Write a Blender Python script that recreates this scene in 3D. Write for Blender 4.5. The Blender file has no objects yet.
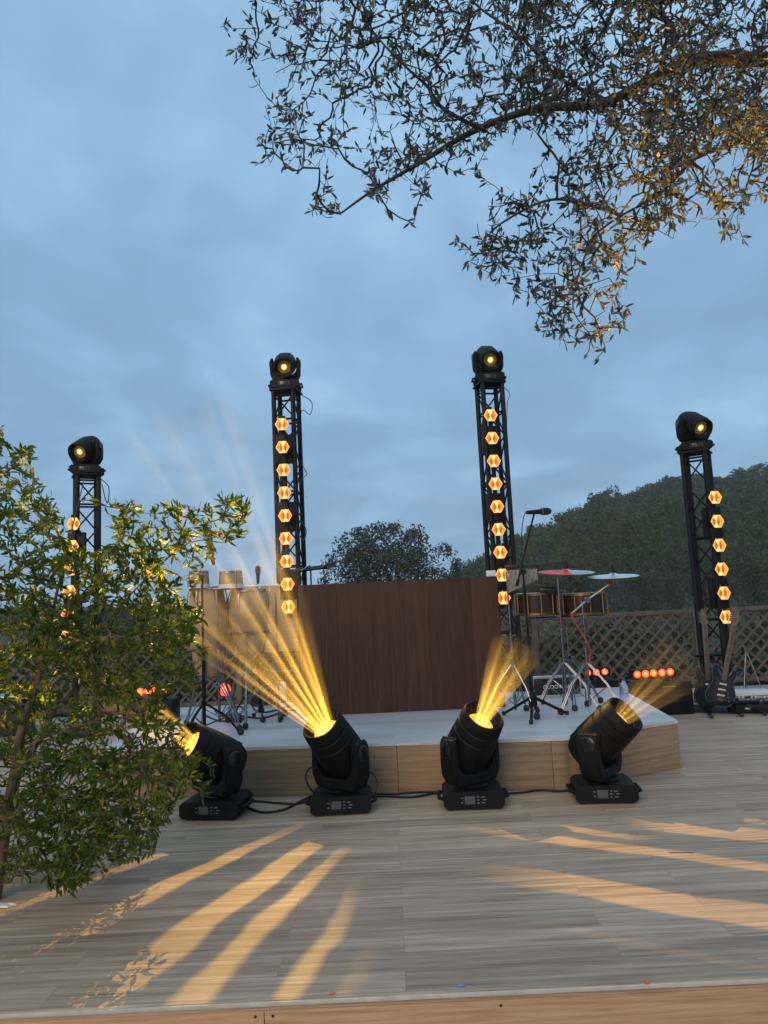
import bpy, bmesh, math, random
import numpy as np
from mathutils import Vector, Matrix

RNG = np.random.default_rng(7)
random.seed(7)
SC = bpy.context.scene
COL = SC.collection
R = math.radians
pi = math.pi

# ------------------------------------------------------------------ camera
CAM_H, PITCH, ROLL, F = 1.35, R(6.9), R(2.67), 739.0
_f = Vector((0, math.cos(PITCH), math.sin(PITCH)))
_r0 = Vector((1, 0, 0))
_u0 = Vector((0, -math.sin(PITCH), math.cos(PITCH)))
_r = math.cos(ROLL) * _r0 - math.sin(ROLL) * _u0
_u = math.sin(ROLL) * _r0 + math.cos(ROLL) * _u0
CAM = Vector((0, 0, CAM_H))
cd = bpy.data.cameras.new('camera')
cam = bpy.data.objects.new('camera', cd)
COL.objects.link(cam)
cam.matrix_world = Matrix((( _r.x, _u.x, -_f.x, CAM.x), (_r.y, _u.y, -_f.y, CAM.y), (_r.z, _u.z, -_f.z, CAM.z), (0, 0, 0, 1)))
cd.sensor_fit = 'VERTICAL'
cd.sensor_height = 36
cd.lens = 36 * F / 1024
cd.clip_start = 0.05
cd.clip_end = 6000
SC.camera = cam


def ray(x, y):
    return _f * F + _r * (x - 384) - _u * (y - 512)


def P(x, y, Y):
    """world point seen at pixel x, y on the vertical plane at distance Y"""
    d = ray(x, y)
    return CAM + d * (Y / d.y)


def G(x, y, z=0.0):
    """world point seen at pixel x, y on the level z"""
    d = ray(x, y)
    return CAM + d * ((z - CAM_H) / d.z)


# ------------------------------------------------------------------ materials
def new_mat(name):
    m = bpy.data.materials.new(name)
    m.use_nodes = True
    nt = m.node_tree
    return m, nt, nt.nodes['Principled BSDF']


def N(nt, typ, **kw):
    n = nt.nodes.new(typ)
    for k, v in kw.items():
        setattr(n, k, v)
    return n


def setin(nt, sock, v):
    if isinstance(v, bpy.types.NodeSocket):
        nt.links.new(v, sock)
    else:
        sock.default_value = v


def mth(nt, op, a, b=0.0, c=None, clamp=False):
    n = N(nt, 'ShaderNodeMath', operation=op, use_clamp=clamp)
    setin(nt, n.inputs[0], a)
    setin(nt, n.inputs[1], b)
    if c is not None:
        setin(nt, n.inputs[2], c)
    return n.outputs[0]


def smooth(nt, v, a, b):
    n = N(nt, 'ShaderNodeMapRange', interpolation_type='SMOOTHSTEP')
    setin(nt, n.inputs['Value'], v)
    n.inputs['From Min'].default_value = a
    n.inputs['From Max'].default_value = b
    return n.outputs[0]


def noise(nt, vec, scale, detail=4, rough=0.55, scl=None, dist=0.0):
    if scl is not None:
        mp = N(nt, 'ShaderNodeMapping')
        nt.links.new(vec, mp.inputs['Vector'])
        mp.inputs['Scale'].default_value = scl
        vec = mp.outputs[0]
    n = N(nt, 'ShaderNodeTexNoise')
    nt.links.new(vec, n.inputs['Vector'])
    n.inputs['Scale'].default_value = scale
    n.inputs['Detail'].default_value = detail
    n.inputs['Roughness'].default_value = rough
    n.inputs['Distortion'].default_value = dist
    return n.outputs['Fac']


def ramp(nt, fac, stops, interp='LINEAR'):
    n = N(nt, 'ShaderNodeValToRGB')
    n.color_ramp.interpolation = interp
    el = n.color_ramp.elements
    el[0].position, el[0].color = stops[0][0], (*stops[0][1], 1)
    el[1].position, el[1].color = stops[-1][0], (*stops[-1][1], 1)
    for p, c in stops[1:-1]:
        e = el.new(p)
        e.color = (*c, 1)
    nt.links.new(fac, n.inputs['Fac'])
    return n.outputs['Color']


def mixc(nt, fac, a, b, mode='MIX'):
    n = N(nt, 'ShaderNodeMix', data_type='RGBA', blend_type=mode)
    setin(nt, n.inputs[0], fac)
    setin(nt, n.inputs[6], a if isinstance(a, bpy.types.NodeSocket) else (*a, 1))
    setin(nt, n.inputs[7], b if isinstance(b, bpy.types.NodeSocket) else (*b, 1))
    return n.outputs[2]


def bump(nt, bs, h, strength=0.2, dist=0.01):
    b = N(nt, 'ShaderNodeBump')
    b.inputs['Strength'].default_value = strength
    b.inputs['Distance'].default_value = dist
    nt.links.new(h, b.inputs['Height'])
    nt.links.new(b.outputs[0], bs.inputs['Normal'])


def worn(name, col, rough=0.5, metal=0.0, var=0.25, scale=12.0, bmp=0.0, spec=0.5):
    """plain coloured surface with slight uneven wear"""
    m, nt, bs = new_mat(name)
    tc = N(nt, 'ShaderNodeTexCoord').outputs['Object']
    f = noise(nt, tc, scale, 5)
    dark = tuple(c * (1 - var) for c in col)
    lite = tuple(min(1, c * (1 + var)) for c in col)
    c = ramp(nt, f, [(0.3, dark), (0.7, lite)])
    nt.links.new(c, bs.inputs['Base Color'])
    r = N(nt, 'ShaderNodeMapRange')
    nt.links.new(noise(nt, tc, scale * 2.3, 3), r.inputs[0])
    r.inputs[3].default_value = max(0.05, rough - 0.12)
    r.inputs[4].default_value = min(1, rough + 0.12)
    nt.links.new(r.outputs[0], bs.inputs['Roughness'])
    bs.inputs['Metallic'].default_value = metal
    bs.inputs['Specular IOR Level'].default_value = spec
    if bmp:
        bump(nt, bs, noise(nt, tc, scale * 8, 3), bmp, 0.002)
    return m


def emis(name, col, strength, pattern=None):
    m, nt, bs = new_mat(name)
    bs.inputs['Base Color'].default_value = (*[min(1, c * .4) for c in col], 1)
    bs.inputs['Roughness'].default_value = .3
    bs.inputs['Emission Color'].default_value = (*col, 1)
    bs.inputs['Emission Strength'].default_value = strength
    if pattern:
        pattern(nt, bs)
    return m


def mat_planks(name, along, w, L, cols, rough, grain=(1.2, 30, 30), seam=0.5, axis='X', bstr=.15, gscale=2.0):
    m, nt, bs = new_mat(name)
    tc = N(nt, 'ShaderNodeTexCoord').outputs['Object']
    br = N(nt, 'ShaderNodeTexBrick')
    mp = N(nt, 'ShaderNodeMapping')
    nt.links.new(tc, mp.inputs['Vector'])
    if axis == 'Z':
        mp.inputs['Rotation'].default_value = (0, R(90), R(0))
        mp.inputs['Rotation'].default_value = (R(90), 0, R(90))
    nt.links.new(mp.outputs[0], br.inputs['Vector'])
    br.offset = 0.37
    br.inputs['Scale'].default_value = 1
    br.inputs['Brick Width'].default_value = L
    br.inputs['Row Height'].default_value = w
    br.inputs['Mortar Size'].default_value = 0.0018
    br.inputs['Mortar Smooth'].default_value = .3
    br.inputs['Color1'].default_value = (0, 0, 0, 1)
    br.inputs['Color2'].default_value = (1, 1, 1, 1)
    br.inputs['Mortar'].default_value = (.5, .5, .5, 1)
    # offset the grain per board so the boards do not share one streak
    add = N(nt, 'ShaderNodeVectorMath', operation='ADD')
    sc = N(nt, 'ShaderNodeVectorMath', operation='SCALE')
    nt.links.new(br.outputs['Color'], sc.inputs[0])
    sc.inputs['Scale'].default_value = 7.3
    nt.links.new(mp.outputs[0], add.inputs[0])
    nt.links.new(sc.outputs[0], add.inputs[1])
    g1 = noise(nt, add.outputs[0], gscale, 6, .65, grain)
    g2 = noise(nt, add.outputs[0], gscale * 4, 4, .6, (grain[0] * .6, grain[1] * 1.6, grain[2]))
    fac = mth(nt, 'ADD', mth(nt, 'MULTIPLY', g1, .7), mth(nt, 'MULTIPLY', g2, .3))
    c = ramp(nt, fac, [(.38, cols[0]), (.47, cols[1]), (.53, cols[2]), (.62, cols[3])])
    tint = mth(nt, 'ADD', mth(nt, 'MULTIPLY', br.outputs['Color'], .35), .82)
    cm = N(nt, 'ShaderNodeCombineColor')
    for i in range(3):
        nt.links.new(tint, cm.inputs[i])
    c2 = mixc(nt, 1.0, c, cm.outputs[0], 'MULTIPLY')
    big = noise(nt, tc, .9, 3)
    c3 = mixc(nt, mth(nt, 'MULTIPLY', smooth(nt, big, .35, .75), .22), c2, cols[0])
    c4 = mixc(nt, mth(nt, 'MULTIPLY', br.outputs['Fac'], seam), c3, tuple(x * .35 for x in cols[0]))
    nt.links.new(c4, bs.inputs['Base Color'])
    bs.inputs['Specular IOR Level'].default_value = .3
    rr = N(nt, 'ShaderNodeMapRange')
    nt.links.new(noise(nt, tc, 2.5, 5), rr.inputs[0])
    rr.inputs[3].default_value = rough - .1
    rr.inputs[4].default_value = rough + .14
    nt.links.new(rr.outputs[0], bs.inputs['Roughness'])
    h = mth(nt, 'SUBTRACT', mth(nt, 'MULTIPLY', g2, .25), br.outputs['Fac'])
    bump(nt, bs, h, bstr, .002)
    return m


def mat_leaf(name, cols, trans=.3, rough=.5, under=None):
    m, nt, bs = new_mat(name)
    geo = N(nt, 'ShaderNodeNewGeometry')
    c = ramp(nt, geo.outputs['Random Per Island'], [(0, cols[0]), (.45, cols[1]), (.85, cols[2]), (1, cols[3] if len(cols) > 3 else cols[2])])
    if under:
        c = mixc(nt, geo.outputs['Backfacing'], c, under)
    nt.links.new(c, bs.inputs['Base Color'])
    bs.inputs['Roughness'].default_value = rough
    bs.inputs['Specular IOR Level'].default_value = .35
    tr = N(nt, 'ShaderNodeBsdfTranslucent')
    hs = N(nt, 'ShaderNodeHueSaturation')
    hs.inputs['Saturation'].default_value = 1.25
    hs.inputs['Value'].default_value = 1.5
    nt.links.new(c, hs.inputs['Color'])
    nt.links.new(hs.outputs[0], tr.inputs['Color'])
    mx = N(nt, 'ShaderNodeMixShader')
    mx.inputs[0].default_value = trans
    nt.links.new(bs.outputs[0], mx.inputs[1])
    nt.links.new(tr.outputs[0], mx.inputs[2])
    nt.links.new(mx.outputs[0], nt.nodes['Material Output'].inputs['Surface'])
    return m


def mat_bark(name, c0, c1, scale=30):
    m, nt, bs = new_mat(name)
    tc = N(nt, 'ShaderNodeTexCoord').outputs['Object']
    f = noise(nt, tc, scale, 6, .65, (1, 1, .35))
    nt.links.new(ramp(nt, f, [(.3, c0), (.7, c1)]), bs.inputs['Base Color'])
    bs.inputs['Roughness'].default_value = .9
    bump(nt, bs, f, .7, .01)
    return m


M = {}
M['deck'] = mat_planks('deck_laminate', 'X', .145, 1.28,
                       [(.240, .162, .104), (.372, .268, .182), (.435, .325, .230), (.54, .420, .308)], .50, (.75, 17, 30), .35)
M['riser_top'] = mat_planks('pale_laminate', 'X', .16, 1.3,
                            [(.42, .42, .42), (.50, .50, .50), (.56, .56, .55), (.64, .63, .62)], .36, seam=.3)
M['ply'] = mat_planks('plywood', 'X', 3.0, 9.0,
                      [(.265, .165, .092), (.335, .218, .130), (.385, .258, .158), (.44, .305, .195)], .55, (1.0, 1, 26), .0, gscale=2.4)
M['ply_olive'] = mat_planks('plywood_dull', 'X', 3.0, 9.0,
                            [(.20, .142, .085), (.26, .187, .115), (.30, .222, .138), (.35, .265, .172)], .55, (1.0, 1, 26), .0, gscale=2.2)
M['fascia'] = mat_planks('fascia_wood', 'X', 3.0, 9.0,
                         [(.47, .24, .115), (.57, .315, .16), (.63, .365, .195), (.70, .43, .245)], .5, (1.0, 1, 30), .0, gscale=2.8)
M['fascia_dull'] = mat_planks('fascia_wood_dull', 'X', 3.0, 9.0,
                              [(.41, .225, .115), (.50, .295, .155), (.55, .335, .185), (.61, .39, .23)], .5, (1.0, 1, 30), .0, gscale=2.6)


def mat_panel():
    m, nt, bs = new_mat('panel_wood')
    tc = N(nt, 'ShaderNodeTexCoord').outputs['Object']
    oi = N(nt, 'ShaderNodeObjectInfo')
    add = N(nt, 'ShaderNodeVectorMath', operation='ADD')
    sc = N(nt, 'ShaderNodeVectorMath', operation='SCALE')
    cmb = N(nt, 'ShaderNodeCombineXYZ')
    for i in range(3):
        nt.links.new(oi.outputs['Random'], cmb.inputs[i])
    nt.links.new(cmb.outputs[0], sc.inputs[0])
    sc.inputs['Scale'].default_value = 11
    nt.links.new(tc, add.inputs[0])
    nt.links.new(sc.outputs[0], add.inputs[1])
    g = noise(nt, add.outputs[0], 3, 6, .65, (14, 14, .8), .4)
    c = ramp(nt, g, [(.3, (.048, .024, .0155)), (.5, (.064, .033, .0215)), (.7, (.086, .046, .030))])
    t = mth(nt, 'ADD', mth(nt, 'MULTIPLY', oi.outputs['Random'], .22), .86)
    cm = N(nt, 'ShaderNodeCombineColor')
    for i in range(3):
        nt.links.new(t, cm.inputs[i])
    c = mixc(nt, 1.0, c, cm.outputs[0], 'MULTIPLY')
    nt.links.new(c, bs.inputs['Base Color'])
    bs.inputs['Roughness'].default_value = .72
    bs.inputs['Specular IOR Level'].default_value = .2
    bump(nt, bs, g, .3, .004)
    return m


M['panel'] = mat_panel()
M['black'] = worn('black_plastic', (.0042, .0042, .0046), .58, 0, .35, 9, .2, .22)
M['black_gloss'] = worn('black_gloss', (.010, .010, .012), .22, 0, .3, 9)
M['truss'] = worn('black_powder_coat', (.005, .0055, .007), .55, 0, .4, 14, 0, .28)
M['rubber'] = worn('black_rubber', (.012, .012, .012), .7, 0, .3, 30)
M['cable'] = worn('cable_jacket', (.010, .010, .011), .5, 0, .3, 30)
M['chrome'] = worn('chrome', (.25, .25, .26), .25, 1.0, .2, 20)
M['steel'] = worn('brushed_steel', (.30, .29, .28), .38, 1.0, .3, 20)
M['alu'] = worn('aluminium_trim', (.45, .46, .47), .35, .6, .12, 20)
M['trim'] = worn('pale_edge_trim', (.52, .47, .40), .6, 0, .12, 20)
M['gold'] = worn('gold_rim', (.22, .145, .06), .36, 1.0, .15, 20)
M['drum_dark'] = worn('dark_wood_shell', (.030, .017, .015), .22, 0, .4, 8)
M['conga'] = worn('pale_conga_wood', (.36, .245, .135), .28, 0, .2, 5)
M['skin'] = worn('drum_skin', (.66, .60, .50), .6, 0, .1, 8)
M['cymbal'] = worn('grey_bronze', (.62, .60, .54), .3, .85, .12, 9)
M['cymbal_pale'] = worn('pale_bronze', (.80, .82, .80), .35, .7, .08, 9)
M['cymbal_reflection'] = worn('painted_red_reflection', (.80, .06, .035), .4, .1, .12, 9)  # red light reflected in the cymbal, put into its base colour
M['felt'] = worn('black_felt', (.012, .012, .012), .9, 0, .3, 30)
M['red_cable'] = worn('red_cable', (.35, .03, .03), .5, 0, .2, 20)
M['white'] = worn('white_plastic', (.70, .70, .70), .4, 0, .06, 10)
M['grey_print'] = worn('grey_print', (.13, .13, .135), .5, 0, .1, 30)
M['display'] = worn('grey_display', (.075, .08, .085), .2, 0, .1, 20)
M['amp_brown'] = worn('oxblood_vinyl', (.085, .028, .022), .5, 0, .25, 25, .2)
M['fence'] = worn('weathered_lattice_wood', (.115, .090, .066), .8, 0, .35, 9, .3)
M['blue'] = worn('blue_paint', (.05, .10, .22), .25, 0, .4, 12)
M['navy'] = worn('navy_lacquer', (.014, .018, .034), .18, 0, .3, 9)
M['maple'] = worn('fretboard_wood', (.17, .13, .10), .5, 0, .3, 25)
M['pickguard'] = worn('pickguard', (.03, .03, .035), .2, 0, .2, 20)
M['bottle_cap'] = worn('bottle_cap', (.03, .05, .14), .4, 0, .1, 20)
M['label_paper'] = worn('blue_label', (.18, .26, .60), .4, 0, .45, 26)
M['tape_blue'] = worn('blue_tape', (.08, .35, .75), .6)
M['tape_red'] = worn('orange_tape', (.85, .15, .06), .6)
M['paper'] = worn('paper', (.7, .7, .68), .7)
M['screw'] = worn('screw_steel', (.06, .05, .045), .5, .6)
M['bark'] = mat_bark('olive_bark', (.026, .021, .017), (.08, .066, .053))
M['bark_bush'] = mat_bark('reddish_bark', (.085, .050, .036), (.21, .14, .105))
M['bark_far'] = mat_bark('far_bark', (.04, .032, .025), (.09, .07, .055), 6)
M['leaf_olive'] = mat_leaf('olive_leaf', [(.040, .045, .028), (.062, .068, .044), (.085, .090, .064), (.14, .10, .045)], .2, .5, (.125, .128, .100))
M['leaf_bush'] = mat_leaf('bush_leaf', [(.042, .072, .011), (.078, .122, .017), (.130, .172, .024), (.22, .21, .026)], .45, .45)
M['leaf_far'] = mat_leaf('far_leaf', [(.034, .046, .030), (.050, .064, .042), (.068, .082, .056)], .15, .7)
M['leaf_grey'] = mat_leaf('grey_leaf', [(.042, .056, .040), (.060, .076, .056), (.080, .096, .072)], .15, .7)
def vary_by_place(m, scale, lo, hi):
    """neighbouring crowns are of different kinds: lighter, darker, yellower"""
    nt = m.node_tree
    bs = nt.nodes['Principled BSDF']
    src = bs.inputs['Base Color'].links[0].from_socket
    tc = N(nt, 'ShaderNodeTexCoord').outputs['Object']
    f = noise(nt, tc, scale, 2)
    c = mixc(nt, 1.0, src, ramp(nt, f, [(.35, lo), (.65, hi)]), 'MULTIPLY')
    nt.links.new(c, bs.inputs['Base Color'])


M['leaf_under'] = mat_leaf('undergrowth_leaf', [(.020, .030, .014), (.034, .046, .020), (.055, .064, .030)], .15, .75)
M['leaf_hill'] = mat_leaf('hill_leaf', [(.022, .039, .015), (.036, .058, .022), (.054, .080, .032)], .1, .8)
vary_by_place(M['leaf_hill'], .22, (.62, .72, .70), (1.35, 1.30, 1.05))
vary_by_place(M['leaf_bush'], 3.0, (.72, .75, .8), (1.3, 1.2, 1.0))
M['ground'] = worn('dry_grassy_earth', (.036, .040, .022), .95, 0, .4, .5, .3)
M['hill'] = worn('scrub_earth', (.034, .044, .026), .95, 0, .4, .05, .3)


def mat_clear_bottle():
    m, nt, bs = new_mat('clear_blue_plastic')
    bs.inputs['Base Color'].default_value = (.55, .70, .98, 1)
    bs.inputs['Transmission Weight'].default_value = .75
    bs.inputs['Roughness'].default_value = .12
    bs.inputs['IOR'].default_value = 1.2
    return m


M['bottle'] = mat_clear_bottle()


# ------------------------------------------------------------------ mesh builder
class MB:
    def __init__(s):
        s.v, s.f, s.sm = [], [], []

    def add(s, vs, fs, smooth=False):
        o = len(s.v)
        s.v += [tuple(v) for v in vs]
        for f in fs:
            s.f.append([i + o for i in f])
            s.sm.append(smooth)
        return s

    def box(s, c, d, mat=None, bev=0.0, taper=1.0):
        bm = bmesh.new()
        bmesh.ops.create_cube(bm, size=1)
        for v in bm.verts:
            k = taper if v.co.z > 0 else 1
            v.co = Vector((v.co.x * d[0] * k, v.co.y * d[1] * k, v.co.z * d[2]))
        if bev:
            bmesh.ops.bevel(bm, geom=list(bm.edges), offset=bev, segments=2, affect='EDGES', profile=.6)
        for v in bm.verts:
            v.co = (mat @ v.co if mat else v.co) + Vector(c)
        bm.verts.index_update()
        s.add([v.co[:] for v in bm.verts], [[v.index for v in f.verts] for f in bm.faces])
        bm.free()
        return s

    def tube(s, pts, rad, n=8, cap=True):
        pts = [Vector(p) for p in pts]
        if not hasattr(rad, '__len__'):
            rad = [rad] * len(pts)
        rings = []
        up = None
        for i, p in enumerate(pts):
            t = (pts[min(i + 1, len(pts) - 1)] - pts[max(i - 1, 0)])
            if t.length < 1e-9:
                t = Vector((0, 0, 1))
            t.normalize()
            if up is None:
                up = t.orthogonal().normalized()
            else:
                up = (up - t * up.dot(t))
                up = up.normalized() if up.length > 1e-6 else t.orthogonal().normalized()
            b = t.cross(up)
            rings.append([p + (up * math.cos(2 * pi * k / n) + b * math.sin(2 * pi * k / n)) * rad[i] for k in range(n)])
        vs = [v for r in rings for v in r]
        fs = []
        for i in range(len(rings) - 1):
            for k in range(n):
                a, b2 = i * n + k, i * n + (k + 1) % n
                fs.append([a, b2, b2 + n, a + n])
        if cap:
            fs.append(list(range(n))[::-1])
            fs.append([(len(rings) - 1) * n + k for k in range(n)])
        return s.add(vs, fs, True)

    def lathe(s, prof, n=24, mat=None, org=(0, 0, 0), sx=1.0, sy=1.0, p=2.0, closed=True):
        """prof: (z, r) rows; superellipse power p"""
        vs, fs = [], []
        for z, r in prof:
            for k in range(n):
                a = 2 * pi * k / n
                ca, sa = math.cos(a), math.sin(a)
                m = (abs(ca) ** p + abs(sa) ** p) ** (-1 / p)
                vs.append(Vector((ca * m * r * sx, sa * m * r * sy, z)))
        for i in range(len(prof) - 1):
            for k in range(n):
                a, b = i * n + k, i * n + (k + 1) % n
                fs.append([a, b, b + n, a + n])
        if closed:
            if prof[0][1] > 1e-6:
                fs.append(list(range(n))[::-1])
            if prof[-1][1] > 1e-6:
                fs.append([(len(prof) - 1) * n + k for k in range(n)])
        vs = [(mat @ v if mat else v) + Vector(org) for v in vs]
        return s.add(vs, fs, True)

    def prism(s, poly, z0, z1, mat=None, org=(0, 0, 0)):
        n = len(poly)
        vs = [Vector((x, y, z0)) for x, y in poly] + [Vector((x, y, z1)) for x, y in poly]
        vs = [(mat @ v if mat else v) + Vector(org) for v in vs]
        fs = [list(range(n))[::-1], [n + i for i in range(n)]]
        for i in range(n):
            j = (i + 1) % n
            fs.append([i, j, j + n, i + n])
        return s.add(vs, fs)

    def build(s, name, mat, parent=None, loc=None):
        me = bpy.data.meshes.new(name)
        me.from_pydata(s.v, [], s.f)
        me.polygons.foreach_set('use_smooth', s.sm)
        me.materials.append(mat)
        me.update()
        try:
            me.set_sharp_from_angle(angle=R(38))
        except Exception:
            pass
        o = bpy.data.objects.new(name, me)
        COL.objects.link(o)
        if parent is not None:
            o.parent = parent
        if loc is not None:
            o.location = loc
        return o


def mesh_np(name, V, Fq, mat, parent=None, smooth=False):
    """V (n,3), Fq (m,4) quads"""
    me = bpy.data.meshes.new(name)
    k = Fq.shape[1]
    me.vertices.add(len(V))
    me.vertices.foreach_set('co', V.astype(np.float32).ravel())
    me.loops.add(Fq.size)
    me.loops.foreach_set('vertex_index', Fq.astype(np.int32).ravel())
    me.polygons.add(len(Fq))
    me.polygons.foreach_set('loop_start', np.arange(0, Fq.size, k, dtype=np.int32))
    me.polygons.foreach_set('use_smooth', np.full(len(Fq), smooth))
    me.materials.append(mat)
    me.update(calc_edges=True)
    me.validate()
    o = bpy.data.objects.new(name, me)
    COL.objects.link(o)
    if parent is not None:
        o.parent = parent
    return o


def tag(o, label=None, cat=None, group=None, kind=None):
    if label: o['label'] = label
    if cat: o['category'] = cat
    if group: o['group'] = group
    if kind: o['kind'] = kind
    return o


def thing(name, label, cat, loc=(0, 0, 0), rz=0.0, group=None):
    o = bpy.data.objects.new(name, None)
    o.empty_display_size = .1
    COL.objects.link(o)
    o.location = loc
    o.rotation_euler = (0, 0, rz)
    return tag(o, label, cat, group)


def catmull(pts, k=8):
    pts = [Vector(p) for p in pts]
    out = []
    for i in range(len(pts) - 1):
        p0, p1, p2, p3 = pts[max(i - 1, 0)], pts[i], pts[i + 1], pts[min(i + 2, len(pts) - 1)]
        for j in range(k):
            t = j / k
            out.append(.5 * ((2 * p1) + (p2 - p0) * t + (2 * p0 - 5 * p1 + 4 * p2 - p3) * t * t + (3 * p1 - p0 - 3 * p2 + p3) * t ** 3))
    out.append(pts[-1])
    return out


def text_mesh(name, body, size, mat, parent, loc, rot, depth=.001):
    cu = bpy.data.curves.new(name, 'FONT')
    cu.body = body
    cu.size = size
    cu.extrude = depth
    cu.align_x = 'CENTER'
    cu.align_y = 'CENTER'
    tmp = bpy.data.objects.new(name, cu)
    COL.objects.link(tmp)
    me = bpy.data.meshes.new_from_object(tmp.evaluated_get(bpy.context.evaluated_depsgraph_get()))
    bpy.data.objects.remove(tmp)
    me.materials.clear()
    me.materials.append(mat)
    o = bpy.data.objects.new(name, me)
    COL.objects.link(o)
    o.parent = parent
    o.location = loc
    o.rotation_euler = rot
    return o


def rot_to(d):
    return Vector(d).to_track_quat('Z', 'Y').to_matrix()


# ------------------------------------------------------------------ world and daylight
w = bpy.data.worlds.new('World')
SC.world = w
w.use_nodes = True
nt = w.node_tree
bg = nt.nodes['Background']
SUN_EL, SUN_AZ = R(24), R(205)          # low western glow behind the camera, through cloud
sky = N(nt, 'ShaderNodeTexSky', sky_type='NISHITA', sun_disc=False)
sky.sun_elevation = SUN_EL
sky.sun_rotation = SUN_AZ
sky.air_density = 1.2
sky.dust_density = 1.0
sky.ozone_density = 3.0
tcw = N(nt, 'ShaderNodeTexCoord').outputs['Generated']
sep = N(nt, 'ShaderNodeSeparateXYZ')
nt.links.new(tcw, sep.inputs[0])
zz = mth(nt, 'MAXIMUM', sep.outputs[2], 0.0)
# cloud layer: project the direction on a flat deck of cloud so that it foreshortens to the horizon
den = mth(nt, 'ADD', zz, .22)
cu = mth(nt, 'DIVIDE', sep.outputs[0], den)
cv = mth(nt, 'DIVIDE', sep.outputs[1], den)
cv3 = N(nt, 'ShaderNodeCombineXYZ')
nt.links.new(cu, cv3.inputs[0])
nt.links.new(cv, cv3.inputs[1])
n1 = noise(nt, cv3.outputs[0], 1.35, 6, .55, (1, .8, 1), .6)
n2 = noise(nt, cv3.outputs[0], 3.6, 5, .55, (1, 1.0, 1), .3)
cl = mth(nt, 'ADD', mth(nt, 'MULTIPLY', n1, .75), mth(nt, 'MULTIPLY', n2, .25))
cloudcol = ramp(nt, cl, [(.34, (.198, .355, .540)), (.46, (.232, .410, .618)), (.54, (.280, .485, .710)), (.66, (.40, .63, .86))])
grad = ramp(nt, zz, [(0.0, (.90, .92, .92)), (.12, (.92, .95, .97)), (.45, (1.0, 1.0, 1.0)), (.8, (1.32, 1.28, 1.22))])
cloudcol = mixc(nt, 1.0, cloudcol, grad, 'MULTIPLY')
skc = N(nt, 'ShaderNodeMix', data_type='RGBA', blend_type='MULTIPLY')
skc.inputs[0].default_value = 1
nt.links.new(sky.outputs[0], skc.inputs[6])
skc.inputs[7].default_value = (1, 1, 1, 1)
scl10 = N(nt, 'ShaderNodeVectorMath', operation='SCALE')   # cloud radiance in the same units as the sky texture
nt.links.new(cloudcol, scl10.inputs[0])
scl10.inputs['Scale'].default_value = 10.0
tot = mixc(nt, .92, skc.outputs[2], scl10.outputs[0])
nt.links.new(tot, bg.inputs['Color'])
bg.inputs['Strength'].default_value = 0.088

sl = bpy.data.lights.new('sun', 'SUN')
sl.energy = 1.35
sl.angle = R(40)
sl.color = (1.0, .76, .53)
so = bpy.data.objects.new('sun', sl)
COL.objects.link(so)
sd = Vector((math.sin(SUN_AZ) * math.cos(SUN_EL), math.cos(SUN_AZ) * math.cos(SUN_EL), math.sin(SUN_EL)))
so.rotation_euler = sd.to_track_quat('Z', 'Y').to_euler()

# ------------------------------------------------------------------ ground, deck, hill
GZ = -.55
mb = MB()
ring = [(math.cos(a) * 3000, math.sin(a) * 3000 + 500, GZ) for a in np.linspace(0, 2 * pi, 48, endpoint=False)]
mb.add(ring, [list(range(48))])
tag(mb.build('ground', M['ground']), kind='structure')

DX, DY0, DY1 = 9.0, 2.738, 10.2
mb = MB()
mb.box((0, (DY0 + DY1) / 2, -.03), (2 * DX, DY1 - DY0, .06))
deck = mb.build('deck', M['deck'])
tag(deck, kind='structure')
mb = MB().box((0, DY0 - .004, -.009), (2 * DX, .008, .014), bev=.002)
mb.build('edge_trim', M['trim'], deck)
xs = [-6.5, -4.1, -2.35, G(265, 998).x, 1.32, 3.2, 5.4, 7.6]
for i in range(len(xs) - 1):
    mb = MB().box(((xs[i] + xs[i + 1]) / 2, DY0 + .002, -.29), (xs[i + 1] - xs[i] - .003, .018, .52), bev=.0015)
    b = mb.build('fascia_board', M['fascia'] if i % 2 == 0 else M['fascia_dull'], deck)
    for sx in (xs[i] + .03, xs[i + 1] - .03, (xs[i] * .55 + xs[i + 1] * .45)):
        MB().lathe([(0, .0001), (.0005, .0055), (.0015, .005), (.0016, .0001)], 10, Matrix.Rotation(R(90), 3, 'X'), (sx, DY0 - .0067, -.047)).build('screw', M['screw'], b)


def ridge(th):
    """ridge elevation (metres above eye at 170 m) against bearing x/y"""
    px = 384 + th * 739
    pts = [(-900, 14), (-300, 11), (0, 10), (150, 9), (200, 6), (300, 3), (390, 3), (430, 8), (455, 22), (490, 40), (540, 68), (600, 95), (660, 107), (700, 111), (768, 114), (850, 122), (1000, 138), (1300, 150), (1900, 120)]
    hx = np.interp(px, [p[0] for p in pts], [p[1] for p in pts])
    return hx * 170 / 739 + 1.35 - GZ


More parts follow.
